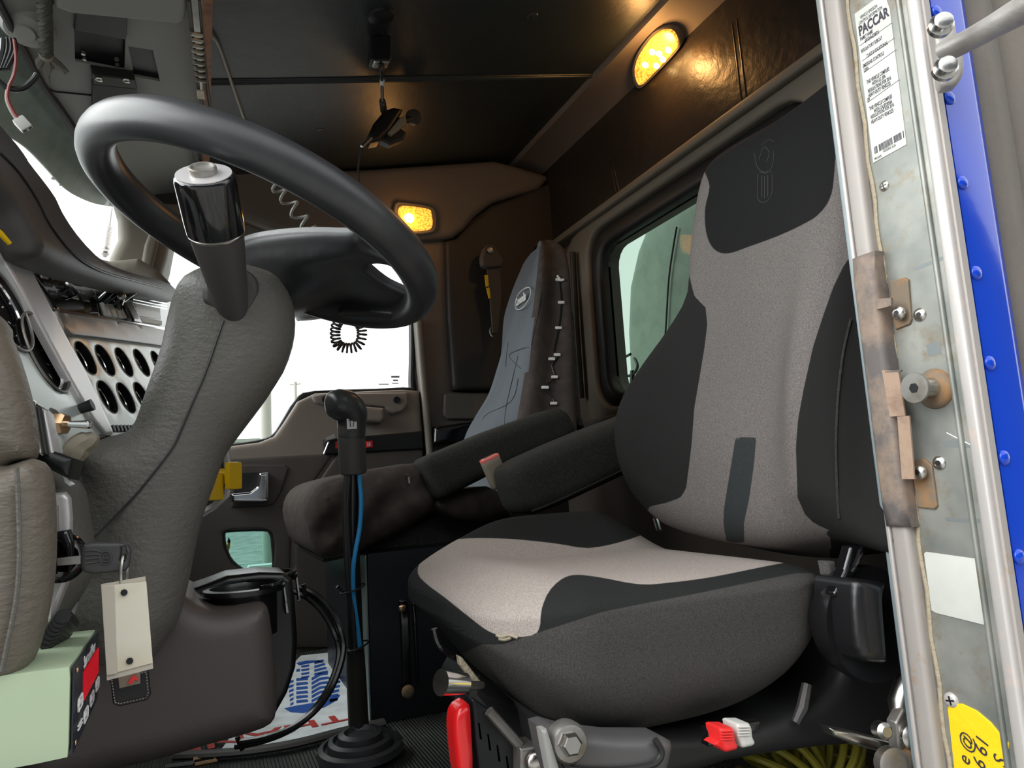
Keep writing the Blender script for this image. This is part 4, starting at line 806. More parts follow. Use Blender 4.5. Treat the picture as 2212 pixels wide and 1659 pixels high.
# ================================================================== floor things
fm = thing('paper_floor_mat', 'white paper floor mat printed with a blue boot print and red THANK lettering', 'floor mat')
ZP = PZ(.006)
obj('sheet', g_slab([(744, 1406), (816, 1556), (780, 1566), (700, 1583), (560, 1612), (470, 1630), (520, 1560), (600, 1470), (650, 1416)], ZP, .002), MT['paper'], fm)
ZI = PZ(.0068); fp_ = []
def iq(*p): fp_.append(g_slab(list(p), ZI, .0004))
iq((614, 1530), (640, 1524), (690, 1516), (735, 1500), (728, 1512), (700, 1528), (655, 1540), (628, 1538))
for k in range(6):
    y = 1462+k*9.5; iq((676, y+6), (702, y-2), (703, y+3), (676, y+11)) if False else None
    iq((673, y+2), (690+k*.5, y-8), (708, y-10), (708, y-5), (692, y-3), (673, y+8))
    iq((712, y+3-k*.5), (736-k*1.2, y-2), (737-k*1.5, y+3), (712, y+8))
    iq((640, y+3), (664, y+1), (666, y+6), (640, y+9)); iq((622+k, y+10), (634, y+6), (634, y+11), (622+k, y+15))
for k in range(4):
    y = 1430+k*8; iq((679, y), (698+k*3, y-6), (700+k*3, y-2), (679, y+5)); iq((650, y+8), (668, y+5), (668, y+9), (652, y+12))
iq((640, 1432), (660, 1427), (690, 1426), (700, 1431), (676, 1431), (646, 1437))
iq((706, 1462), (726, 1464), (735, 1474), (712, 1470)); iq((640, 1446), (648, 1444), (648, 1450), (640, 1451))
obj('boot_print', fp_, MT['blue_ink'], fm)
ta, tb_ = atZ(752, 1546, .0072), atZ(560, 1586, .0072); xd = unit(tb_-ta); upd = unit(atZ(720, 1600, .0072)-atZ(716, 1540, .0072))
text('print_lettering', 'THANK', tuple(ta), xd, upd, .062, MT['red_ink'], fm, sx=1.55, bold=.001)
tag(obj('mat_edge_trim', g_tube([atZ(*p, .012) for p in ((830, 1560), (740, 1580), (640, 1606), (540, 1622), (440, 1630), (380, 1632))], .014, 8, k=3, flat=.5), MT['hood_vinyl']), 'grey raised rubber edging in front of the white paper mat', 'edging')
bk = thing('belt_buckle_clip', 'small worn steel clip lying on the ribbed floor under the lower dash panel', 'clip')
obj('clip_frame', g_tube([atZ(*p, .01) for p in ((418, 1640), (462, 1632), (466, 1644), (422, 1652))], .004, 6, closed=True), MT['brass'], bk)
obj('strap', g_tube([atZ(360, 1655, .01), atZ(420, 1648, .01)], .008, 6, flat=.4), MT['black'], bk)
# ------------------------------------------------------------------ gear shifter
gs = thing('gear_shifter', 'tall black gear shift lever with a bent glossy knob, taped blue air line alongside', 'gear shift')
def sp_(px, py, y): return atY(px, py, y)
obj('lever', g_tube([sp_(776, 1612, 1.335), sp_(770, 1450, 1.32), sp_(766, 1300, 1.30), sp_(762, 1150, 1.27), sp_(762, 1010, 1.25)], [.0145, .014, .0125, .0105, .0105], 14, k=4), MT['dull_steel' if 0 else 'hose_black'], gs)
obj('lower_sleeve', g_tube([sp_(777, 1612, 1.335), sp_(770, 1470, 1.322), sp_(768, 1400, 1.31)], [.0185, .0175, .015], 14, k=3), mat('worn_black', (.03, .027, .025), .4, .2, wear=(40, (.1, .09, .07), .6, .75)), gs)
obj('collar', g_lathe(sp_(777, 1614, 1.335), (0, 0, 1), [(.034, -.004), (.032, .01), (.022, .014), (.02, .02)], 20), MT['dark_plastic'], gs)
kb_ = obj('grip_sleeve', g_lathe(sp_(763, 1022, 1.25), unit(sp_(758, 925, 1.235)-sp_(763, 1022, 1.25)), [(.0215, 0), (.0235, .002), (.0235, .075), (.0225, .085), (.001, .087)], 28), MT['hood_vinyl'], gs)
obj('knob', g_tube([sp_(759, 945, 1.237), sp_(760, 915, 1.235), sp_(759, 892, 1.23), sp_(748, 878, 1.225), sp_(730, 874, 1.22), sp_(716, 874, 1.215), sp_(710, 875, 1.213)], [.0235, .025, .0275, .028, .027, .022, .010], 20, k=5), MT['wheel_rubber'], gs)
sq = obj('shift_pattern_label', g_slab([(749, 904), (770, 903), (771, 926), (750, 927)], PY(1.2085), .002), MT['white_plastic'], gs)
obj('label_mark', [g_tube([atY(*p, 1.208) for p in q], .0007, 5) for q in (((756, 908), (757, 922)), ((764, 908), (763, 922)), ((753, 908), (757, 909)), ((762, 909), (767, 907)))], MT['ink'], sq)
obj('blue_air_line', g_tube([sp_(775, 1022, 1.235), sp_(780, 1080, 1.24), sp_(777, 1140, 1.245), sp_(768, 1190, 1.245), sp_(763, 1230, 1.25), sp_(764, 1290, 1.265), sp_(772, 1350, 1.28), sp_(778, 1400, 1.29)], .0038, 8, k=4), MT['blue_cable'], gs)
obj('black_air_line', [g_tube([sp_(749, 1022, 1.24), sp_(745, 1080, 1.24), sp_(747, 1180, 1.25), sp_(753, 1270, 1.265), sp_(763, 1340, 1.285), sp_(772, 1400, 1.3)], .005, 8, k=4), g_tube([sp_(755, 1022, 1.235), sp_(750, 1100, 1.24), sp_(754, 1200, 1.25), sp_(762, 1300, 1.268), sp_(768, 1420, 1.29)], .0035, 8, k=4)], MT['dark_plastic'], gs)
for (px, py, y) in ((762, 1272, 1.275), (770, 1396, 1.30)):
    c = sp_(px, py, y); obj('cable_tie', [g_tube([c+A([.021*math.cos(a), .021*math.sin(a), .006*math.cos(a)]) for a in np.linspace(0, 2*math.pi, 21)[:-1]], .0016, 5, closed=True), g_tube([c+A([-.02, -.006, .0]), c+A([-.028, -.008, .008])], .003, 6)], MT['black'], gs)
bt = thing('shifter_boot', 'black ringed rubber boot around the foot of the gear lever', 'boot')
bc = atZ(780, 1628, .01)
prof = []
for r_, h_ in ((.150, .012), (.145, .026), (.128, .03), (.122, .022), (.115, .022), (.110, .038), (.094, .042), (.088, .034), (.08, .034), (.075, .05), (.055, .054), (.045, .045), (.03, .045)): prof.append((r_*.72, h_))
obj('boot', g_lathe(bc+A([0, 0, -.005]), (-.03, -.05, 1), [(r*.68, h*.8) for r, h in prof], 40), MT['wheel_rubber'], bt)
hs = thing('hose_bundle', 'bundle of glossy black hoses arching from behind the cup holder to the floor', 'hoses')
hp = [(640, 1272), (676, 1290), (706, 1320), (728, 1360), (738, 1400), (732, 1440), (712, 1490), (680, 1535), (630, 1575), (570, 1598), (515, 1608)]
ys = [1.30, 1.29, 1.27, 1.25, 1.24, 1.23, 1.22, 1.22, 1.22, 1.24, 1.26]
for k, (dx, dy) in enumerate(((0, 0), (-7, 4), (5, -5))): obj('hose', g_tube([atY(x+dx*(1+.2*math.sin(i)), y_+dy, yy-.006*k) for i, ((x, y_), yy) in enumerate(zip(hp, ys))], .0052, 8, k=4), MT['hose_black'], hs)
obj('hose_tie', [g_tube([atY(728, 1382, 1.235), atY(744, 1392, 1.235)], .003, 6), g_tube([atY(512, 1592, 1.25), atY(524, 1620, 1.25)], .004, 6), g_tube([atY(655, 1262, 1.28), atY(660, 1290, 1.28)], .004, 6)], MT['black'], hs)
# ================================================================== passenger side: cabinet, seat
bb = thing('seat_base_cabinet', 'black metal cabinet under the passenger seat with a vertical latch bar', 'cabinet')
b_lo = atY(820, 1562, 1.45)
obj('body', g_box((.30, 1.45, .0), (.86, 2.0, .33), .006), MT['box_black'], bb)
obj('side_panel', g_slab([(.298, 1.455, .004), (.298, 1.56, .004), (.298, 1.56, .325), (.298, 1.455, .325)], PX(.298), .002, r=.001, world=True), MT['box_side'], bb)
yb = 1.445
obj('latch_bar', [g_slab([(862, 1296), (878, 1294), (884, 1310), (888, 1478), (870, 1480)], PY(yb), .012, r=.004), g_slab([(890, 1302), (898, 1300), (906, 1480), (900, 1480)], PY(yb), .008, r=.003)], MT['gloss_black'], bb)
for p, m_ in (((869, 1314), 'brass'), ((881, 1494), 'rust_plate')): screw('bolt', atY(*p, yb-.01), (0, -1, 0), .008 if m_ == 'brass' else .013, MT[m_], bb, cross=False)
ps = thing('passenger_seat', 'passenger seat in a blue grey fabric cover with a laced brown side and round logo', 'seat')
PSX = P3(atY(1150, 560, 1.60), atY(1120, 900, 1.58), atY(1010, 900, 2.0))
# backrest lofted as horizontal rings: front face, near side, back
rows = []
for (xl, xs, xr, y_, yn, yf) in ((1150, 1168, 1192, 523, 1.66, 1.90), (1124, 1168, 1216, 540, 1.60, 1.97), (1098, 1165, 1228, 590, 1.56, 2.02), (1084, 1158, 1232, 660, 1.55, 2.03), (1070, 1150, 1236, 720, 1.54, 2.04), (1052, 1143, 1238, 790, 1.53, 2.05), (1025, 1136, 1240, 850, 1.52, 2.05), (1003, 1128, 1244, 905, 1.51, 2.05), (990, 1120, 1250, 980, 1.50, 2.05), (985, 1110, 1260, 1060, 1.5, 2.05)):
    a = atY(xl, y_, yf); b = atY(xs, y_, yn); c_ = atY(xr, y_, yn-.01); z = b[2]; a[2] = z; c_[2] = z
    e = A([c_[0]+.02, yf, z]); rows.append((a, b, c_, e))
rows = [tuple(x) for x in np.stack([A(cr([r_[q] for r_ in rows], 5, False)) for q in range(4)], 1)]
def ring(a, b, c, e, k):
    pts = [a, a*.66+b*.34, a*.33+b*.67, b, b*.5+c*.5, c, c*.4+e*.6, e, e*.5+a*.5]; ce_ = (a+b+c+e)/4
    pts[1] = pts[1]+unit(pts[1]-ce_)*.022*k; pts[2] = pts[2]+unit(pts[2]-ce_)*.022*k
    return cr([ce_+(p-ce_)*1.0 for p in pts], 5)
secs = [ring(*r_, 1) for r_ in rows]; c0 = sum(secs[0])/len(secs[0])
capz = [[c0+(p-c0)*s+A([0, 0, h]) for p in secs[0]] for s, h in ((.35, .022), (.72, .015), (.9, .007))]
bs = obj('backrest_cover', g_loft(capz+secs), MT['cover_blue'], ps, sharp=70)
sd = bs.data; sd.materials.append(MT['cover_brown'])
for p_ in sd.polygons:                                     # the side toward the driver is sewn from brown cloth
    q = A(tuple(p_.center)); nn_ = A(tuple(p_.normal)); s_ = proj(q)[0]; xb = np.interp(s_[1], [524, 590, 700, 800, 900, 1060], [1168, 1160, 1150, 1138, 1120, 1108])
    if s_[0] > xb and q[1] < 1.68: p_.material_index = 1
def onps(px, py, o=.0):                                     # point on the front face of the cover
    q = C+ray(px, py)*1.0; bvh = PSB; hitp = bvh.ray_cast(Vector(C), Vector(unit(ray(px, py))))
    if hitp[0] is None: hitp = bvh.find_nearest(Vector(C+ray(px, py)*1.75))
    p = A(tuple(hitp[0])); n_ = A(tuple(hitp[1])); n_ = n_ if np.dot(C-p, n_) > 0 else -n_; return p+n_*o, n_
from mathutils.bvhtree import BVHTree
PSB = BVHTree.FromPolygons([v.co.copy() for v in sd.vertices], [tuple(p_.vertices) for p_ in sd.polygons])
for q in (((1172, 590), (1168, 640), (1158, 700), (1148, 745)), ((1098, 740), (1094, 775), (1093, 792)), ((1120, 768), (1112, 800), (1100, 850), (1092, 890), (1090, 930)), ((1054, 780), (1100, 768), (1132, 752), (1150, 752)), ((1060, 800), (1052, 850), (1046, 900), (1044, 940))):
    obj('seam', g_tube([onps(*p, .0005)[0] for p in q], .0011, 6, k=4), MT['seam_blue'], ps)
_a, _b, _c = [onps(*p, 0)[0] for p in ((1114, 640), (1142, 622), (1128, 690))]; PLG = P3(_a, _b, _c); PLG = (PLG[0]+(PLG[1] if np.dot(C-_a, PLG[1]) > 0 else -PLG[1])*.009, PLG[1])
lg = [hit(x, y_, PLG) for x, y_ in cr([(1113, 655), (1120, 635), (1136, 622), (1146, 624), (1144, 642), (1130, 664), (1116, 668)], 4)]
lo_ = obj('embroidered_logo', g_tube(lg, .0014, 5, closed=True), MT['embroider'], ps)
pL = hit(1114, 655, PLG); pR_ = hit(1143, 634, PLG)
text('logo_lettering', 'Coveralls', tuple(pL), unit(pR_-pL), [0, 0, 1], .030, MT['embroider'], lo_, sx=float(np.linalg.norm(pR_-pL)/.150), bold=.0012)
for p in ((1209, 606), (1214, 655), (1208, 710), (1205, 768), (1192, 777), (1198, 816), (1174, 838), (1196, 873)):
    q, n_ = onps(*p, .004); obj('lace_toggle', g_rbox(q, (R, n_, np.cross(R, n_)), (.0085, .004, .004), .002, (3, 3, 3)), MT['white_plastic'], ps)
obj('lacing_cord', g_tube([onps(*p, .003)[0] for p in ((1209, 606), (1213, 655), (1207, 710), (1196, 760), (1205, 772), (1192, 790), (1198, 816), (1176, 838), (1194, 860), (1196, 873))], .002, 6, k=3), MT['black'], ps)
obj('drawstring_end', g_tube([onps(*p, .006)[0] for p in ((1206, 598), (1213, 608), (1220, 606))], .003, 6), MT['white_plastic'], ps)
obj('back_panel', g_slab([(1218, 640), (1232, 660), (1242, 760), (1252, 900), (1262, 930), (1240, 925), (1205, 935), (1190, 900), (1200, 800), (1212, 700)], PY(1.58), .3, r=.03, both=True, sm=2, step=.012), MT['cover_brown'], ps)
obj('cushion_cover', g_slab([(656, 1110), (666, 1070), (690, 1045), (730, 1030), (800, 1014), (905, 1000), (922, 1035), (948, 1092), (905, 1125), (850, 1158), (790, 1184), (720, 1205), (690, 1200), (668, 1165)], PY(1.50), .42, r=.05, bulge=.01, sm=2, both=True, step=.012, hf=lambda q, d: (.007*np.sin(q[:, 0]/21+q[:, 1]/17+2*np.sin(q[:, 0]/60))+.005*np.sin(q[:, 0]/9-q[:, 1]/23)*(q[:, 1] > 1080))*np.clip(d/.03, 0, 1)), MT['cover_brown'], ps, sharp=75)
obj('cover_skirt', g_slab([(930, 1090), (950, 1070), (1050, 1050), (1110, 1090), (1100, 1115), (1040, 1128), (985, 1124), (958, 1112)], PY(1.47), .3, r=.03, sm=2, both=True, step=.012), MT['cover_brown'], ps, sharp=75)
obj('cushion_base', g_slab([(690, 1190), (790, 1178), (960, 1105), (1150, 1100), (1150, 1185), (960, 1186), (800, 1194), (700, 1215)], PY(1.53), .42, r=.01), MT['fabric_dark'], ps)
zp = obj('zip_pull', [g_tube([atY(878, 1024, 1.445), atY(884, 1032, 1.444)], .0035, 6), g_tube([atY(884, 1032, 1.443), atY(885, 1044, 1.443)], [.003, .004], 8)], MT['steel'], ps)
obj('armrest', g_slab([(912, 1000), (918, 990), (940, 980), (1060, 930), (1185, 885), (1205, 882), (1222, 892), (1238, 920), (1240, 940), (1215, 958), (1150, 985), (1050, 1030), (955, 1078), (946, 1076)], PY(1.42), .07, r=.022, sm=0, both=True, step=.01), MT['arm_fabric'], ps, sharp=75)
rb_ = tag(obj('grab_bar', g_tube([atX(1237, 545, XR-.06), atX(1245, 700, XR-.06), atX(1256, 860, XR-.06)], .010, 10), MT['dark_plastic']), 'dark vertical grab bar on the rear wall beside the passenger seat', 'grab bar')
bg_ = thing('seat_belt', 'seat belt on the far wall with its anchor loop and yellow tag', 'seat belt')
YB = 2.12
obj('webbing', g_slab([(1050, 570), (1080, 568), (1084, 640), (1076, 720), (1064, 720), (1058, 640)], PY(YB), .004, r=.001), MT['belt_brown'], bg_)
obj('anchor_loop', g_slab([(1042, 545), (1050, 530), (1066, 528), (1074, 540), (1086, 558), (1084, 575), (1050, 578), (1040, 566)], PY(YB-.01), .02, r=.008, sm=2), MT['belt_brown'], bg_)
obj('anchor_bolt', dome(atY(1060, 540, YB-.024), (0, -1, 0), .012), MT['dull_steel'], bg_)
obj('yellow_tag', [g_slab([(1047, 594), (1054, 594), (1056, 617), (1050, 620)], PY(YB-.002), .003), g_slab([(1051, 622), (1057, 621), (1060, 643), (1056, 645)], PY(YB-.002), .003)], MT['yellow'], bg_)
obj('latch_tongue', g_tube([atY(1060, 708, YB-.01), atY(1058, 716, YB-.01), atY(1062, 726, YB-.01), atY(1070, 728, YB-.01)], .003, 6, k=3), MT['steel'], bg_)
# ================================================================== driver seat
ds = thing('driver_seat', 'driver seat with grey centre, black bolsters and black head patch, nearest to the door', 'seat')
SB = PN((.765, 0, .36), (-.70, -.06, .175))
P_light = cr([(903, 1240), (908, 1212), (925, 1187), (955, 1170), (1010, 1163), (1100, 1164), (1200, 1174), (1270, 1184), (1340, 1171), (1400, 1150), (1470, 1120), (1600, 1110), (1700, 1120), (1850, 1190), (1800, 1216), (1720, 1213), (1660, 1222), (1540, 1246), (1450, 1258), (1380, 1262), (1290, 1246), (1230, 1243), (1190, 1272), (1170, 1315), (1161, 1366), (1110, 1376), (1060, 1366), (1010, 1330), (960, 1290), (925, 1264)], 3)
P_side = [(1085, 1392), (1165, 1366), (1300, 1322), (1400, 1302), (1500, 1283), (1650, 1252), (1720, 1238), (1795, 1238), (1850, 1240), (1850, 1700), (880, 1700), (985, 1420), (1040, 1392)]
ms = mat('seat_cushion_cloth', (.024, .026, .025), .95, spec=.12, bump=('noise', 900, .4, .001), bumps=[('X', 260, .35, .001)])
zoned(ms, [('zside', (.05, .048, .046), (.09, .086, .082)), ('zlight', (.33, .28, .255), (.5, .45, .41))])
def cush(p, h):
    u, v, w = p/h
    z = p.copy(); au = abs(u)
    if w < 0: z[2] = w*.136*(1-.85*au**3.2)
    else:
        s = np.clip((v-.25)/.5, 0, 1); s = s*s*(3-2*s); n_ = np.clip((-v-.45)/.4, 0, 1)
        z[2] = w*(.036+.062*s*math.exp(-((u-.25)/.78)**4)-.006*n_*(1-u)+.010*n_*math.exp(-((u+.15)/.5)**2))
    if u < 0: z[0] += (.085*max(v, 0)**2+.02*max(-v, 0)**3)*(-u)
    z[1] *= 1-.05*max(0, -w)
    if u < 0 and w < 0: z[0] += .045*max(0, v+.7)/1.7*(-w)*(-u)
    if w > 0: z[2] += w*.017*math.exp(-((u+.7)/.35)**2)
    return z
cu_ = obj('seat_cushion', g_rbox((.495, .93, .30), XYZ, (.235, .275, .10), (.10, .10, .06), (72, 72, 26), cush), ms, ds, sharp=180)
def zc_(P, N_):
    q = proj(P); back = ((C-P)*N_).sum(1) < 0
    L_ = sdf(q, [P_light]); S_ = sdf(q, [P_side]); L_[back] = -60; S_[back] = -60
    S_ = np.where(P[:, 2] < .25, np.maximum(S_, 3), S_) if False else S_
    return {'zlight': L_, 'zside': S_}
setattrs(cu_, zc_)
bvc = BVHTree.FromPolygons([v.co.copy() for v in cu_.data.vertices], [tuple(p_.vertices) for p_ in cu_.data.polygons])
def onc(x, y):
    h_ = bvc.ray_cast(Vector(C), Vector(unit(ray(x, y)))); return A(tuple(h_[0] or atY(x, y, .72)))-unit(ray(x, y))*.001
obj('frayed_tear', [g_tube([onc(x, y_) for x, y_ in q], .0016, 5, k=3) for q in (((1072, 1372), (1085, 1376), (1100, 1372), (1118, 1378)), ((1078, 1380), (1090, 1382), (1104, 1378)))], MT['caulk'], ds)
# backrest
B_out = [(1574, 350), (1608, 324), (1662, 293), (1722, 258), (1790, 205), (1870, 150), (1960, 150), (1990, 400), (1985, 700), (1985, 1000), (1975, 1190), (1880, 1185), (1795, 1168), (1700, 1182), (1600, 1176), (1520, 1160), (1450, 1138), (1412, 1108), (1385, 1075), (1362, 1020), (1353, 960), (1360, 910), (1388, 845), (1435, 765), (1478, 695), (1503, 642), (1508, 560), (1516, 500), (1528, 440), (1546, 388)]
Z_grey = [(1530, 545), (1700, 520), (1840, 440), (1850, 530), (1845, 545), (1822, 575), (1800, 618), (1778, 682), (1756, 750), (1736, 840), (1724, 905), (1719, 965), (1722, 1080), (1742, 1118), (1765, 1135), (1792, 1145), (1800, 1240), (1400, 1240), (1404, 1095), (1440, 1086), (1468, 1076), (1481, 1058), (1488, 1010), (1494, 960), (1500, 880), (1514, 800), (1525, 745), (1528, 700), (1524, 668), (1503, 640), (1480, 560), (1500, 420), (1540, 320), (1700, 200), (1850, 120), (1900, 120), (1860, 450), (1840, 560)]
Z_grey = [(1500, 640), (1524, 664), (1528, 700), (1522, 750), (1512, 810), (1500, 880), (1494, 960), (1488, 1010), (1482, 1056), (1470, 1075), (1440, 1086), (1404, 1094), (1380, 1130), (1420, 1260), (1800, 1260), (1792, 1145), (1765, 1135), (1742, 1117), (1723, 1080), (1719, 965), (1724, 905), (1736, 840), (1756, 750), (1778, 682), (1800, 620), (1822, 575), (1850, 535), (1900, 470), (1990, 400), (1960, 100), (1700, 150), (1480, 330), (1480, 560)]
Z_head = cr([(1520, 350), (1580, 300), (1640, 262), (1720, 215), (1796, 165), (1812, 240), (1804, 350), (1796, 420), (1770, 462), (1730, 487), (1680, 510), (1620, 532), (1570, 548), (1540, 536), (1525, 500), (1523, 450), (1533, 400)], 3)
Z_strap = [(1589, 944), (1634, 945), (1628, 1010), (1618, 1080), (1607, 1130), (1608, 1172), (1570, 1172), (1563, 1140), (1562, 1110), (1570, 1060), (1580, 1000)]
def gs_(x, y, cx_, cy_, sx, sy): return np.exp(-((x-cx_)/sx)**2-((y-cy_)/sy)**2)
def bh(q, d):
    x, y = q[:, 0], q[:, 1]
    lb = gs_(x, y, 1425, 930, 62, 190); rb2 = gs_(x, y, 1815-.05*(y-850), 860, 62, 290)
    hd = gs_(x, y, 1680, 380, 170, 150); lum = gs_(x, y, 1600, 980, 110, 120)
    return (.030*lb+.045*rb2+.022*hd+.012*lum-.012*gs_(x, y, 1600, 700, 60, 200)-.055*np.clip((x-1870)/100, 0, 1))*np.clip(d/.05, 0, 1)
mb = mat('seat_back_cloth', (.017, .017, .0165), .95, spec=.12, bump=('noise', 900, .4, .001))
zoned(mb, [('zgrey', (.092, .083, .078), (.18, .163, .155)), ('zdark', (.0105, .0105, .011), (.014, .014, .0145)), ('zstrap', (.026, .029, .03), (.036, .04, .041))])
bk_ = obj('backrest', g_slab(B_out, SB, .10, r=.042, sm=2, both=True, step=.0075, hf=bh), mb, ds, sharp=80)
setattrs(bk_, lambda P, N_: {'zgrey': sdf(proj(P), [Z_grey]), 'zdark': sdf(proj(P), [Z_head]), 'zstrap': sdf(proj(P), [Z_strap])})
bvb = BVHTree.FromPolygons([v.co.copy() for v in bk_.data.vertices], [tuple(p_.vertices) for p_ in bk_.data.polygons])
def onb(px, py, o=.0):
    h_ = bvb.ray_cast(Vector(C), Vector(unit(ray(px, py))))
    if h_[0] is None: h_ = bvb.find_nearest(Vector(C+ray(px, py)*1.1))
    p = A(tuple(h_[0])); return p-unit(ray(px, py))*o
emb = mat('emboss', (.03, .03, .031), .7)
obj('embossed_emblem', [g_tube([onb(*p, .0006) for p in cr(q, 5, False)], .0006, 5) for q in (((1638, 375), (1637, 400), (1638, 430), (1648, 437), (1660, 432), (1668, 415), (1668, 375)), ((1640, 372), (1655, 374), (1668, 370)), ((1646, 380), (1646, 425)), ((1652, 380), (1652, 428)), ((1659, 378), (1659, 425)), ((1630, 330), (1636, 360), (1652, 372), (1668, 360), (1672, 325)), ((1640, 345), (1650, 318), (1662, 330), (1656, 350)), ((1645, 315), (1660, 302), (1672, 306)))], emb, ds)
obj('side_seam', g_tube([onb(*p, .0012) for p in ((1838, 690), (1822, 760), (1811, 850), (1806, 950), (1808, 1050), (1812, 1120))], .0016, 6, k=4), MT['arm_fabric'], ds)
obj('seat_armrest', g_slab([(1100, 1016), (1108, 1004), (1130, 990), (1200, 958), (1280, 925), (1340, 903), (1380, 888), (1400, 900), (1400, 1000), (1372, 1014), (1290, 1052), (1200, 1094), (1152, 1111), (1132, 1108), (1120, 1092), (1106, 1050)], PY(1.22), .075, r=.026, sm=0, both=True, step=.009), MT['arm_fabric'], ds, sharp=75)
obj('arm_piping', g_tube([atY(*p, 1.196) for p in ((1150, 1104), (1200, 1084), (1290, 1042), (1365, 1006))], .0022, 6, k=3), MT['arm_fabric'], ds)
obj('hinge_pin', g_tube([atY(1416, 1120, 1.12), atY(1424, 1148, 1.10)], .005, 8), MT['chrome'], ds)
# under structure
obj('cushion_pan', g_slab([(1200, 1570), (1400, 1592), (1560, 1584), (1680, 1548), (1770, 1495), (1810, 1440), (1820, 1300), (1900, 1250), (1960, 1290), (1965, 1480), (1930, 1560), (1860, 1600), (1760, 1610), (1560, 1640), (1400, 1690), (1200, 1690)], PY(.70), .36, r=.015, sm=2, step=.012), MT['dark_plastic'], ds, sharp=60)
obj('rib', g_tube([atY(1743, 1478, .683), atY(1733, 1530, .68), atY(1718, 1562, .68)], [.006, .007, .005], 8), MT['dull_steel' if 0 else 'hood_vinyl'], ds)
rk = obj('recliner_knob', [g_slab([(1836, 1262), (1850, 1250), (1890, 1255), (1905, 1262), (1896, 1290), (1905, 1420), (1900, 1430), (1850, 1420), (1836, 1340)], PY(.60), .05, r=.012, sm=3, step=.003)], MT['recl_black'], ds)
obj('recliner_dish', g_lathe(atY(1872, 1345, .625), (-.12, -1, .05), [(.062, -.02), (.066, .0), (.064, .01), (.058, .008), (.0001, .006)], 40), MT['recl_black'], ds)
obj('recliner_bracket', [g_slab([(1834, 1180), (1860, 1175), (1862, 1195), (1845, 1235), (1820, 1262), (1800, 1290), (1798, 1280), (1820, 1230)], PY(.62), .01, r=.004), g_tube([atY(*p, .615) for p in ((1862, 1180), (1852, 1215), (1838, 1236))], .002, 6, k=3)], MT['gloss_black'], ds)
obj('cover_tail', g_slab([(1780, 1212), (1800, 1212), (1806, 1235), (1794, 1262), (1786, 1240)], PY(.655), .01, r=.004), MT['fabric_side'], ds)
fl = obj('height_lever', g_tube([atY(1040, 1480, .72), atY(1005, 1480, .70), atY(985, 1478, .695)], [.004, .0045, .006], 10), MT['steel'], ds)
obj('lever_grip', g_tube([atY(1004, 1476, .70), atY(952, 1474, .69)], [.010, .0125], 14), MT['chrome'], ds)
obj('pale_edge_strip', g_slab([(989, 1416), (998, 1420), (1040, 1474), (1038, 1480), (1022, 1474), (992, 1436)], PY(.76), .006, r=.002), MT['caulk'], ds)
obj('pan_rim', g_tube([atY(*p, .80) for p in ((938, 1358), (945, 1385), (960, 1405), (985, 1420))], .004, 8, k=3), MT['gloss_black'], ds)
# side tray and rocker switches
tr_ = obj('side_shield', g_slab([(1168, 1572), (1190, 1566), (1240, 1580), (1330, 1590), (1430, 1590), (1448, 1600), (1440, 1640), (1425, 1690), (1200, 1690), (1180, 1630)], PY(.645), .03, r=.012, sm=0, step=.005), mat('shield_grey', (.09, .086, .086), .4), ds)
obj('shield_recess', g_tube([atY(*p, .631) for p in ((1212, 1620), (1220, 1650), (1240, 1662), (1330, 1664), (1400, 1655), (1424, 1640), (1428, 1620), (1415, 1598))], .0035, 8, k=4), MT['dark_plastic'], ds)
pb_ = obj('pivot_bolt', g_lathe(atY(1222, 1600, .635), (-.1, -1, .1), [(.019, -.004), (.019, .008), (.016, .013), (.012, .014)], 24), MT['dull_steel'], ds)
obj('bolt_head', g_lathe(atY(1230, 1606, .618), (-.1, -1, .1), [(.0105, -.004), (.0105, .006), (.008, .009), (.0001, .009)], 6), MT['steel'], pb_)
obj('front_edge', g_slab([(1168, 1576), (1180, 1574), (1204, 1650), (1215, 1690), (1190, 1690), (1176, 1620)], PY(.625), .01, r=.004), MT['wire_grey'], ds)
for nm, m_, dx, dy, lab in (('red_switch', 'red_bright', 0, 0, 'red rocker switch'), ('white_switch', 'white_plastic', 37, -9, 'white rocker switch')):
    a0 = obj(nm, g_slab([(1551+dx, 1574+dy), (1556+dx, 1571+dy), (1580+dx, 1571+dy), (1584+dx, 1582+dy), (1586+dx, 1600+dy), (1592+dx, 1612+dy), (1588+dx, 1619+dy), (1566+dx, 1624+dy), (1562+dx, 1618+dy), (1556+dx, 1600+dy)], PY(.625), .02, r=.004, step=.0025), MT[m_], ds); tag(a0, lab)
    obj('grip_ridge', [g_tube([atY(1557+dx, 1580+dy+k*6, .620), atY(1582+dx, 1579+dy+k*6, .620)], .0008, 5) for k in range(4)], MT[m_], a0)
    if nm == 'red_switch': obj('switch_fin', g_slab([(1540, 1608), (1556, 1594), (1562, 1618), (1552, 1614)], PY(.63), .015, r=.002), MT[m_], a0)
obj('switch_housing', g_slab([(1526, 1574), (1548, 1572), (1640, 1556), (1636, 1580), (1560, 1612), (1528, 1612)], PY(.645), .01, r=.003), MT['gloss_black'], ds)
sbx = thing('suspension_box', 'black slotted metal seat suspension box below the front of the driver seat', 'suspension box')
obj('housing', g_slab([(1015, 1512), (1018, 1505), (1100, 1560), (1118, 1602), (1122, 1700), (1035, 1700), (1022, 1600)], PY(.74), .05, r=.004), MT['box_black'], sbx)
obj('top_cover', g_loft([[atY(1012, 1508, .74), atY(1030, 1500, .74), atY(1122, 1606, .74), atY(1102, 1616, .74)], [atY(1012, 1508, .74)+A([.03, .07, 0]), atY(1030, 1500, .74)+A([.03, .07, 0]), atY(1122, 1606, .74)+A([.05, .07, 0]), atY(1102, 1616, .74)+A([.05, .07, 0])]]), MT['dark_plastic'], sbx)
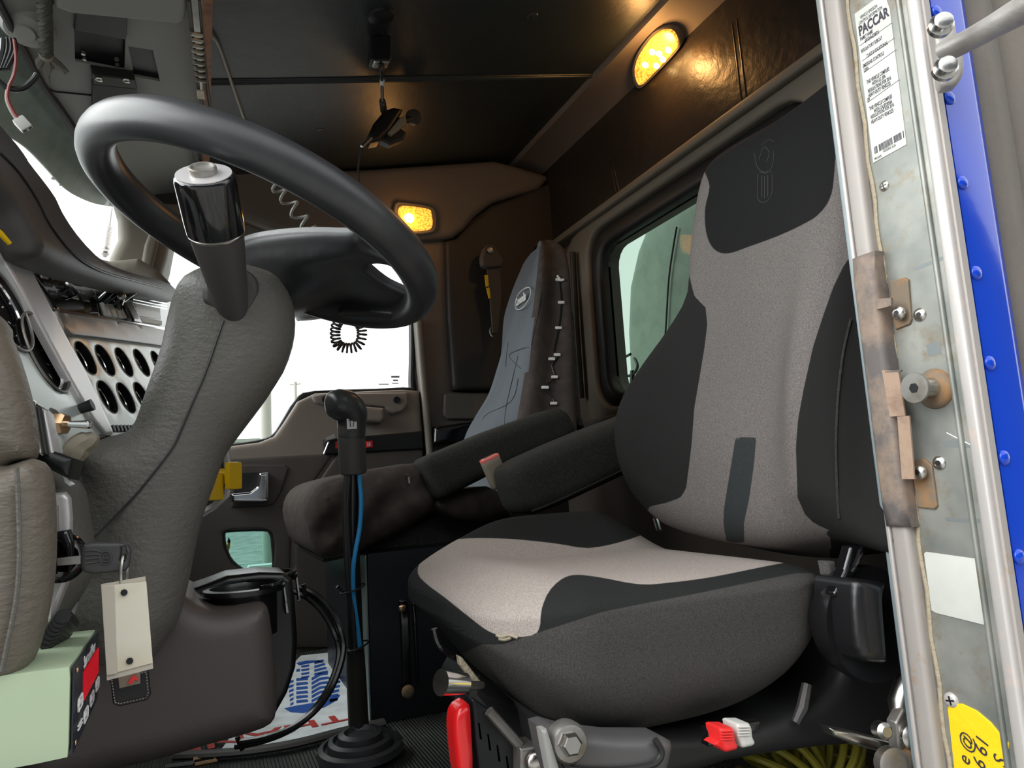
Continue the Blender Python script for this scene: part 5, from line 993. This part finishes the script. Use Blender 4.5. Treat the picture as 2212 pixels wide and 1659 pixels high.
obj('edge_strip', g_tube([atY(1056, 1536, .73), atY(1122, 1610, .73)], .0055, 8), MT['dull_steel'], sbx)
for k in range(4): obj('slot', g_slab([(1029+k*20, 1556+k*24), (1037+k*20, 1560+k*24), (1043+k*20, 1600+k*24), (1034+k*20, 1598+k*24)], PY(.737), .002, r=.001), MT['black'], sbx)
obj('side_cheek', g_slab([(1122, 1616), (1168, 1608), (1184, 1640), (1200, 1700), (1122, 1700)], PY(.72), .03, r=.003), MT['dull_steel'], sbx)
screw('cheek_bolt', atY(1158, 1646, .715), (0, -1, 0), .012, MT['steel'], sbx, cross=False)
tag(obj('red_release_handle', g_slab([(978, 1560), (984, 1535), (998, 1522), (1012, 1520), (1016, 1560), (1020, 1700), (994, 1700), (980, 1610)], PY(.72), .02, r=.008, sm=2, step=.005), MT['red']), 'glossy red curved release handle beside the black suspension box', 'handle')
be = thing('belt_buckle', 'tan seat belt buckle with a pink red release slot between the two armrests', 'seat belt buckle')
PB = PY(1.33); ba, bb_ = atY(1057, 990, 1.33), atY(1083, 1052, 1.33); bd = unit(bb_-ba); bw = unit(np.cross(bd, [0, 1, 0])); bt_ = np.cross(bd, bw)
obj('body', g_rbox((ba+bb_)/2, (bd, bw, bt_), (np.linalg.norm(bb_-ba)/2, .019, .013), .006, (8, 6, 6)), MT['tan_plastic'], be)
tp = obj('release_top', g_rbox(ba+bd*.001, (bd, bw, bt_), (.005, .0188, .0122), .003, (3, 5, 4)), MT['pink'], be)
obj('slot', g_rbox(ba-bd*.0045, (bd, bw, bt_), (.001, .012, .004), .0005, (2, 2, 2)), MT['ink'], tp)
obj('stalk', g_tube([bb_, bb_+bd*.02, atY(1110, 1110, 1.33)], [.008, .006, .01], 8), MT['black'], be)
# ================================================================== right side: coil hose, linkage, fluff
yh = thing('coiled_air_hose', 'yellow green coiled air hose lying on the floor under the driver seat', 'hose')
hc_ = atY(1748, 1700, .80)
for k in range(17):
    a = math.radians(-8+k*12); d_ = math.cos(a)*A([1, 0, 0])*1.0+math.sin(a)*A([0, 0, 1.]); cc_ = hc_+d_*.055+A([0, .012*math.sin(k), 0]); nn2 = np.cross(d_, [0, 1, 0])
    obj('hose_turn', g_tube([cc_+.050*math.cos(t)*d_+.035*math.sin(t)*A([0, 1., 0])+nn2*.004*math.sin(t) for t in np.linspace(0, 2*math.pi, 25)[:-1]], .0052, 8, closed=True), MT['hose_yellow'], yh)
lkx = thing('door_check_linkage', 'greasy steel door check linkage with bolts at the foot of the door pillar', 'linkage')
obj('arm', g_slab([(1790, 1572), (1830, 1578), (1920, 1600), (1930, 1618), (1915, 1628), (1850, 1610), (1800, 1590)], PY(.62), .012, r=.004), MT['steel'], lkx)
obj('plate', g_slab([(1932, 1560), (1948, 1530), (1990, 1520), (2010, 1600), (2010, 1650), (1940, 1640)], PY(.60), .01, r=.003), MT['dull_steel'], lkx)
obj('cylinder', g_tube([atY(1962, 1460, .61), atY(1945, 1520, .61), atY(1940, 1545, .61)], [.012, .014, .009], 14), MT['steel'], lkx)
for (p, r_, m_) in (((1902, 1576), .009, 'steel'), ((1965, 1590), .014, 'steel'), ((1925, 1650), .018, 'dull_steel'), ((1975, 1650), .02, 'rust_plate')): obj('bolt', g_lathe(atY(*p, .595), (-.3, -1, .1), [(r_, -.004), (r_, .008), (r_*.6, .012), (.0001, .012)], 20), MT[m_], lkx)
flf = tag(obj('sheepskin_pad', g_slab([(1876, 765), (1890, 750), (1930, 760), (1935, 900), (1892, 885), (1880, 870), (1870, 840), (1866, 800)], PY(.625), .03, r=.012, sm=2, step=.004), MT['fluff']), 'cream sheepskin scrap showing between the seat bolster and the door pillar', 'sheepskin')
# ================================================================== door pillar
dp = thing('door_pillar', 'weathered bare aluminium door pillar with stickers, screws and a striker bolt', 'pillar')
XJ = .71
def vstrip(nm, y0, y1, x, th, m, z0=-.05, z1=1.45, r=.002, lean=0, par=dp):
    return obj(nm, g_slab([(x, y0, z0), (x, y1, z0), (x, y1, z1), (x, y0, z1)], PX(x), th, r=r, world=True, step=.03), m, par)
vstrip('face', .462, .545, XJ, .02, MT['alu'])
vstrip('inner_edge', .575, .585, XJ-.004, .02, MT['alu_blue'])
vstrip('inner_lip', .569, .5745, XJ-.012, .02, MT['alu_bright'])
vstrip('weatherstrip_channel', .546, .568, XJ-.009, .015, MT['strip_white'], r=.006)
sr = vstrip('weatherstrip', .540, .5705, XJ-.016, .015, MT['strip_rubber'], .383, .690, r=.007)
obj('worn_patch', g_slab([(1905, 800), (1940, 800), (1955, 898), (1922, 900)], PX(XJ-.0232), .002), MT['strip_rust'], sr)
obj('worn_patch', g_slab([(1938, 900), (1964, 898), (1975, 1035), (1948, 1035)], PX(XJ-.0232), .002), MT['strip_rust'], sr)
obj('notch', [g_slab([(1905, 666), (1925, 660), (1925, 643), (1893, 646), (1893, 668)], PX(XJ-.0235), .003), g_slab([(1912, 801), (1945, 799), (1945, 803), (1912, 804)], PX(XJ-.0238), .003)], MT['strip_rubber'], sr)
obj('caulk_seam', g_tube([A([XJ-.002, .543+.0015*math.sin(i*1.7), z]) for i, z in enumerate(np.linspace(-.02, 1.4, 60))], .0028, 6), MT['caulk'], dp)
vstrip('raised_bead', .478, .484, XJ-.003, .004, MT['alu'], r=.003)
vstrip('outer_flange', .452, .466, XJ-.012, .016, MT['alu_bright'], r=.004)
vstrip('flange_edge', .449, .4525, XJ-.009, .008, MT['strip_white'], r=.001)
obj('pillar_body', g_box((XJ+.005, .455, -.05), (XJ+.03, .585, 1.45)), MT['alu'], dp)
jx = (-1, 0, 0)
for (p, r_, t) in (((1912, 402), .0065, 0), ((1941, 676), .0078, 1), ((1989, 680), .0078, 1), ((2031, 1000), .0078, 1), ((1986, 1020), .0078, 1)):
    screw('screw', atX(*p, XJ-(.012 if p[0] in (1941, 1986) else .001)), (-1, -.1, 0), r_, MT['steel'], dp, cross=not t, torx=bool(t))
screw('screw', atX(2057, 1512, XJ-.001), (-1, -.1, 0), .008, MT['alu_bright'], dp)
obj('lock_plate', g_slab([(1922, 607), (1955, 599), (1963, 604), (1970, 690), (1966, 700), (1936, 712), (1930, 690)], PX(XJ-.0035), .003, r=.0015), MT['rust_plate'], dp)
obj('lock_plate', g_slab([(1970, 992), (1996, 990), (2014, 1005), (2026, 1092), (2020, 1100), (1982, 1096), (1975, 1040)], PX(XJ-.0035), .003, r=.0015), MT['rust_plate'], dp)
sk = obj('striker_bolt', [g_lathe(atX(2022, 840, XJ), (-1, -.0, 0), [(.0215, -.001), (.0215, .002), (.019, .006), (.0155, .008)], 32)], MT['rust_plate'], dp)
sc0 = atX(2022, 838, XJ); obj('striker_stem', g_lathe(sc0, (-1, 0, 0), [(.014, 0), (.011, .008), (.0095, .012), (.0085, .030)], 28), MT['steel'], sk)
hdp = sc0+A([-.030, 0, 0]); obj('striker_head', g_lathe(hdp, (-1, 0, 0), [(.0085, -.004), (.0155, .0), (.016, .002), (.0155, .004), (.0001, .0042)], 32), MT['dull_steel'], sk)
obj('torx_socket', g_lathe(hdp+A([-.0042, 0, 0]), (-1, 0, 0), [(.0055, 0), (.0052, .0006), (.0001, .0006)], 6), MT['black'], sk)
for q in (((2030, 955), (2060, 948), (2100, 960), (2100, 968), (2040, 966)), ((2040, 1118), (2115, 1120), (2118, 1130), (2045, 1126)), ((1972, 578), (2040, 552), (2042, 560), (1974, 586)), ((2000, 745), (2030, 735), (2034, 765), (2005, 770)), ((2045, 795), (2065, 808), (2050, 812))):
    obj('scuff_mark', g_slab(list(q), PX(XJ-.0021), .0004), mat('scuff', (.2, .22, .22), .5, .3), dp)
obj('scratch', g_tube([atX(2045, 935, XJ-.002), atX(2125, 975, XJ-.002)], .0006, 5), MT['paper'], dp)
# emission label
L0 = [(1846, 42), (1921, -10), (1958, 312), (1886, 352)]
PL = PX(XJ-.0028)
lb_ = obj('printed_label', g_slab([(1846, 30), (1910, -16), (1922, 20), (1958, 312), (1886, 352)], PL, .0008), MT['sticker'], dp); tag(lb_, 'white printed manufacturer label')
PT = PX(XJ-.003)
def jtext(s, px, py, size, sx=.8, bold=0):
    p = hit(px, py, PT); return text('label_text', s, tuple(p), (0, -1, 0), (0, 0, 1), size, MT['ink'], lb_, ext=.00008, sx=sx, bold=bold)
jtext('VEHICLE EMISSION', 1858, 39, .0058, .48); jtext('CONTROL INFORMATION', 1855, 52, .0058, .46)
jtext('PACCAR', 1855, 70, .0165, .62, .0006)
for (s, x, y) in (('FAMILY NAME', 1858, 86), ('6PTOVHCVBTX', 1868, 90), ('REGULATORY SUBCAT', 1860, 112), ('CLASS 8 VOCATIONAL', 1872, 122), ('EMISSIONS CONTROLS', 1864, 144), ('LRRA', 1866, 153),
                  ('THIS VEHICLE COMPLIES', 1872, 179), ('WITH U.S. EPA', 1884, 182), ('REGULATIONS FOR 2016', 1875, 198), ('HEAVY-DUTY VEHICLES', 1876, 208), ('OR', 1873, 217), ('THIS VEHICLE COMPLIES', 1878, 236), ('WITH CALIFORNIA', 1888, 241), ('REGULATIONS FOR 2016', 1881, 254), ('HEAVY-DUTY VEHICLES', 1882, 265)):
    jtext(s, x, y, .0062, .44, .0001)
jtext('02/23/2016 16:36', 1908, 327, .0045, .5); jtext('MFG DATE', 1889, 344, .0038, .5)
bars = []
for k in range(26):
    u = k/26; x0 = 1888+u*64; y0 = 318-u*36
    if rng.random() < .85: bars.append(g_slab([(x0, y0), (x0+1.3+rng.random()*.9, y0-1), (x0+3.2, y0+14), (x0+1.6, y0+15)], PT, .0001))
obj('barcode', bars, MT['ink'], lb_)
for (x, y) in ((1857, 99), (1862, 132), (1866, 157), (1873, 222)): obj('rule_line', g_tube([hit(x, y, PT), hit(x+70, y-50, PT)], .00025, 4), MT['ink'], lb_)
obj('blank_sticker', g_slab([(1996, 1196), (2000, 1192), (2114, 1208), (2120, 1213), (2136, 1346), (2131, 1351), (2022, 1324), (2012, 1318)], PL, .0008), MT['sticker'], dp)
yt = obj('yellow_tape', g_slab([(2047, 1528), (2056, 1521), (2078, 1520), (2110, 1535), (2140, 1560), (2170, 1596), (2178, 1604), (2184, 1700), (2066, 1700), (2055, 1600)], PL, .0012, r=.0006, step=.004), MT['yellow_tape'], dp)
for s, x, y, r_ in (('e @', 2082, 1650, .018), ('6 61', 2115, 1660, .018), ('S', 2160, 1655, .018)):
    p = hit(x, y, PX(XJ-.0043)); text('handwriting', s, tuple(p), unit(hit(x+8, y-60, PX(XJ-.0043))-p), unit(hit(x-40, y-14, PX(XJ-.0043))-p), r_, MT['ink'], yt, shear=.2, ext=.0001)
# ================================================================== blue cab side, handle, rubber gap
cs = thing('cab_side_panel', 'glossy bright blue riveted cab side panel outside the door pillar', 'body panel')
obj('skin', [g_loft([[A([.716, .452, z]), A([.757, .447, z]), A([.768, .449, z]), A([.778, .465, z]), A([.778, .50, z]), A([.716, .50, z])] for z in np.linspace(-.1, 1.7, 12)])], MT['cab_blue'], cs, sharp=50)
for p in ((2009, 22), (2036, 208), (2063, 392), (2092, 588), (2119, 784), (2149, 990), (2178, 1206), (2205, 1420)):
    q = atY(p[0], p[1], .451); q[0] = .7235; obj('rivet', dome(A([.722, .4515, q[2]]), (0, -1, 0), .0075, .004), MT['cab_blue'], cs)
tag(obj('sleeper_gap_seal', g_loft([[A([.785, .46+.0, z]), A([.80, .452, z]), A([.83, .456, z]), A([.845, .47, z]), A([.87, .46, z]), A([.90, .44, z]), A([1.3, .44, z]), A([1.3, .5, z]), A([.785, .5, z])] for z in np.linspace(-.2, 1.8, 10)]), MT['grey_boot']), 'grey brown weathered rubber seal behind the blue cab panel', 'seal')
hn = thing('handrail', 'cast aluminium handrail bolted to the blue cab side at top right', 'handrail')
XH = .712
fl_ = obj('mounting_foot', g_slab([(2012, 38), (2045, 34), (2060, 44), (2066, 75), (2074, 100), (2080, 125), (2080, 160), (2066, 182), (2042, 188), (2030, 180), (2024, 120)], PN((.695, .42, .9), (-.75, -1., 0)), .012, r=.004, sm=2, step=.004), MT['cast_alu'], hn)
obj('bar', g_tube([C+ray(*p)*d for p, d in (((2040, 112), .62), ((2090, 88), .60), ((2150, 55), .575), ((2212, 20), .55), ((2290, -22), .52))], [.011, .011, .0115, .013, .015], 16, k=4, flat=.8), MT['cast_alu'], hn)
for p in ((2033, 54), (2042, 148)): obj('bolt', g_lathe(C+ray(*p)*.585, unit((-.75, -1., 0)), [(.0095, -.004), (.0098, .001), (.0078, .003), (.0072, .007), (.0055, .0082), (.0001, .0082)], 20), MT['worn_chrome'], hn)
finalize()
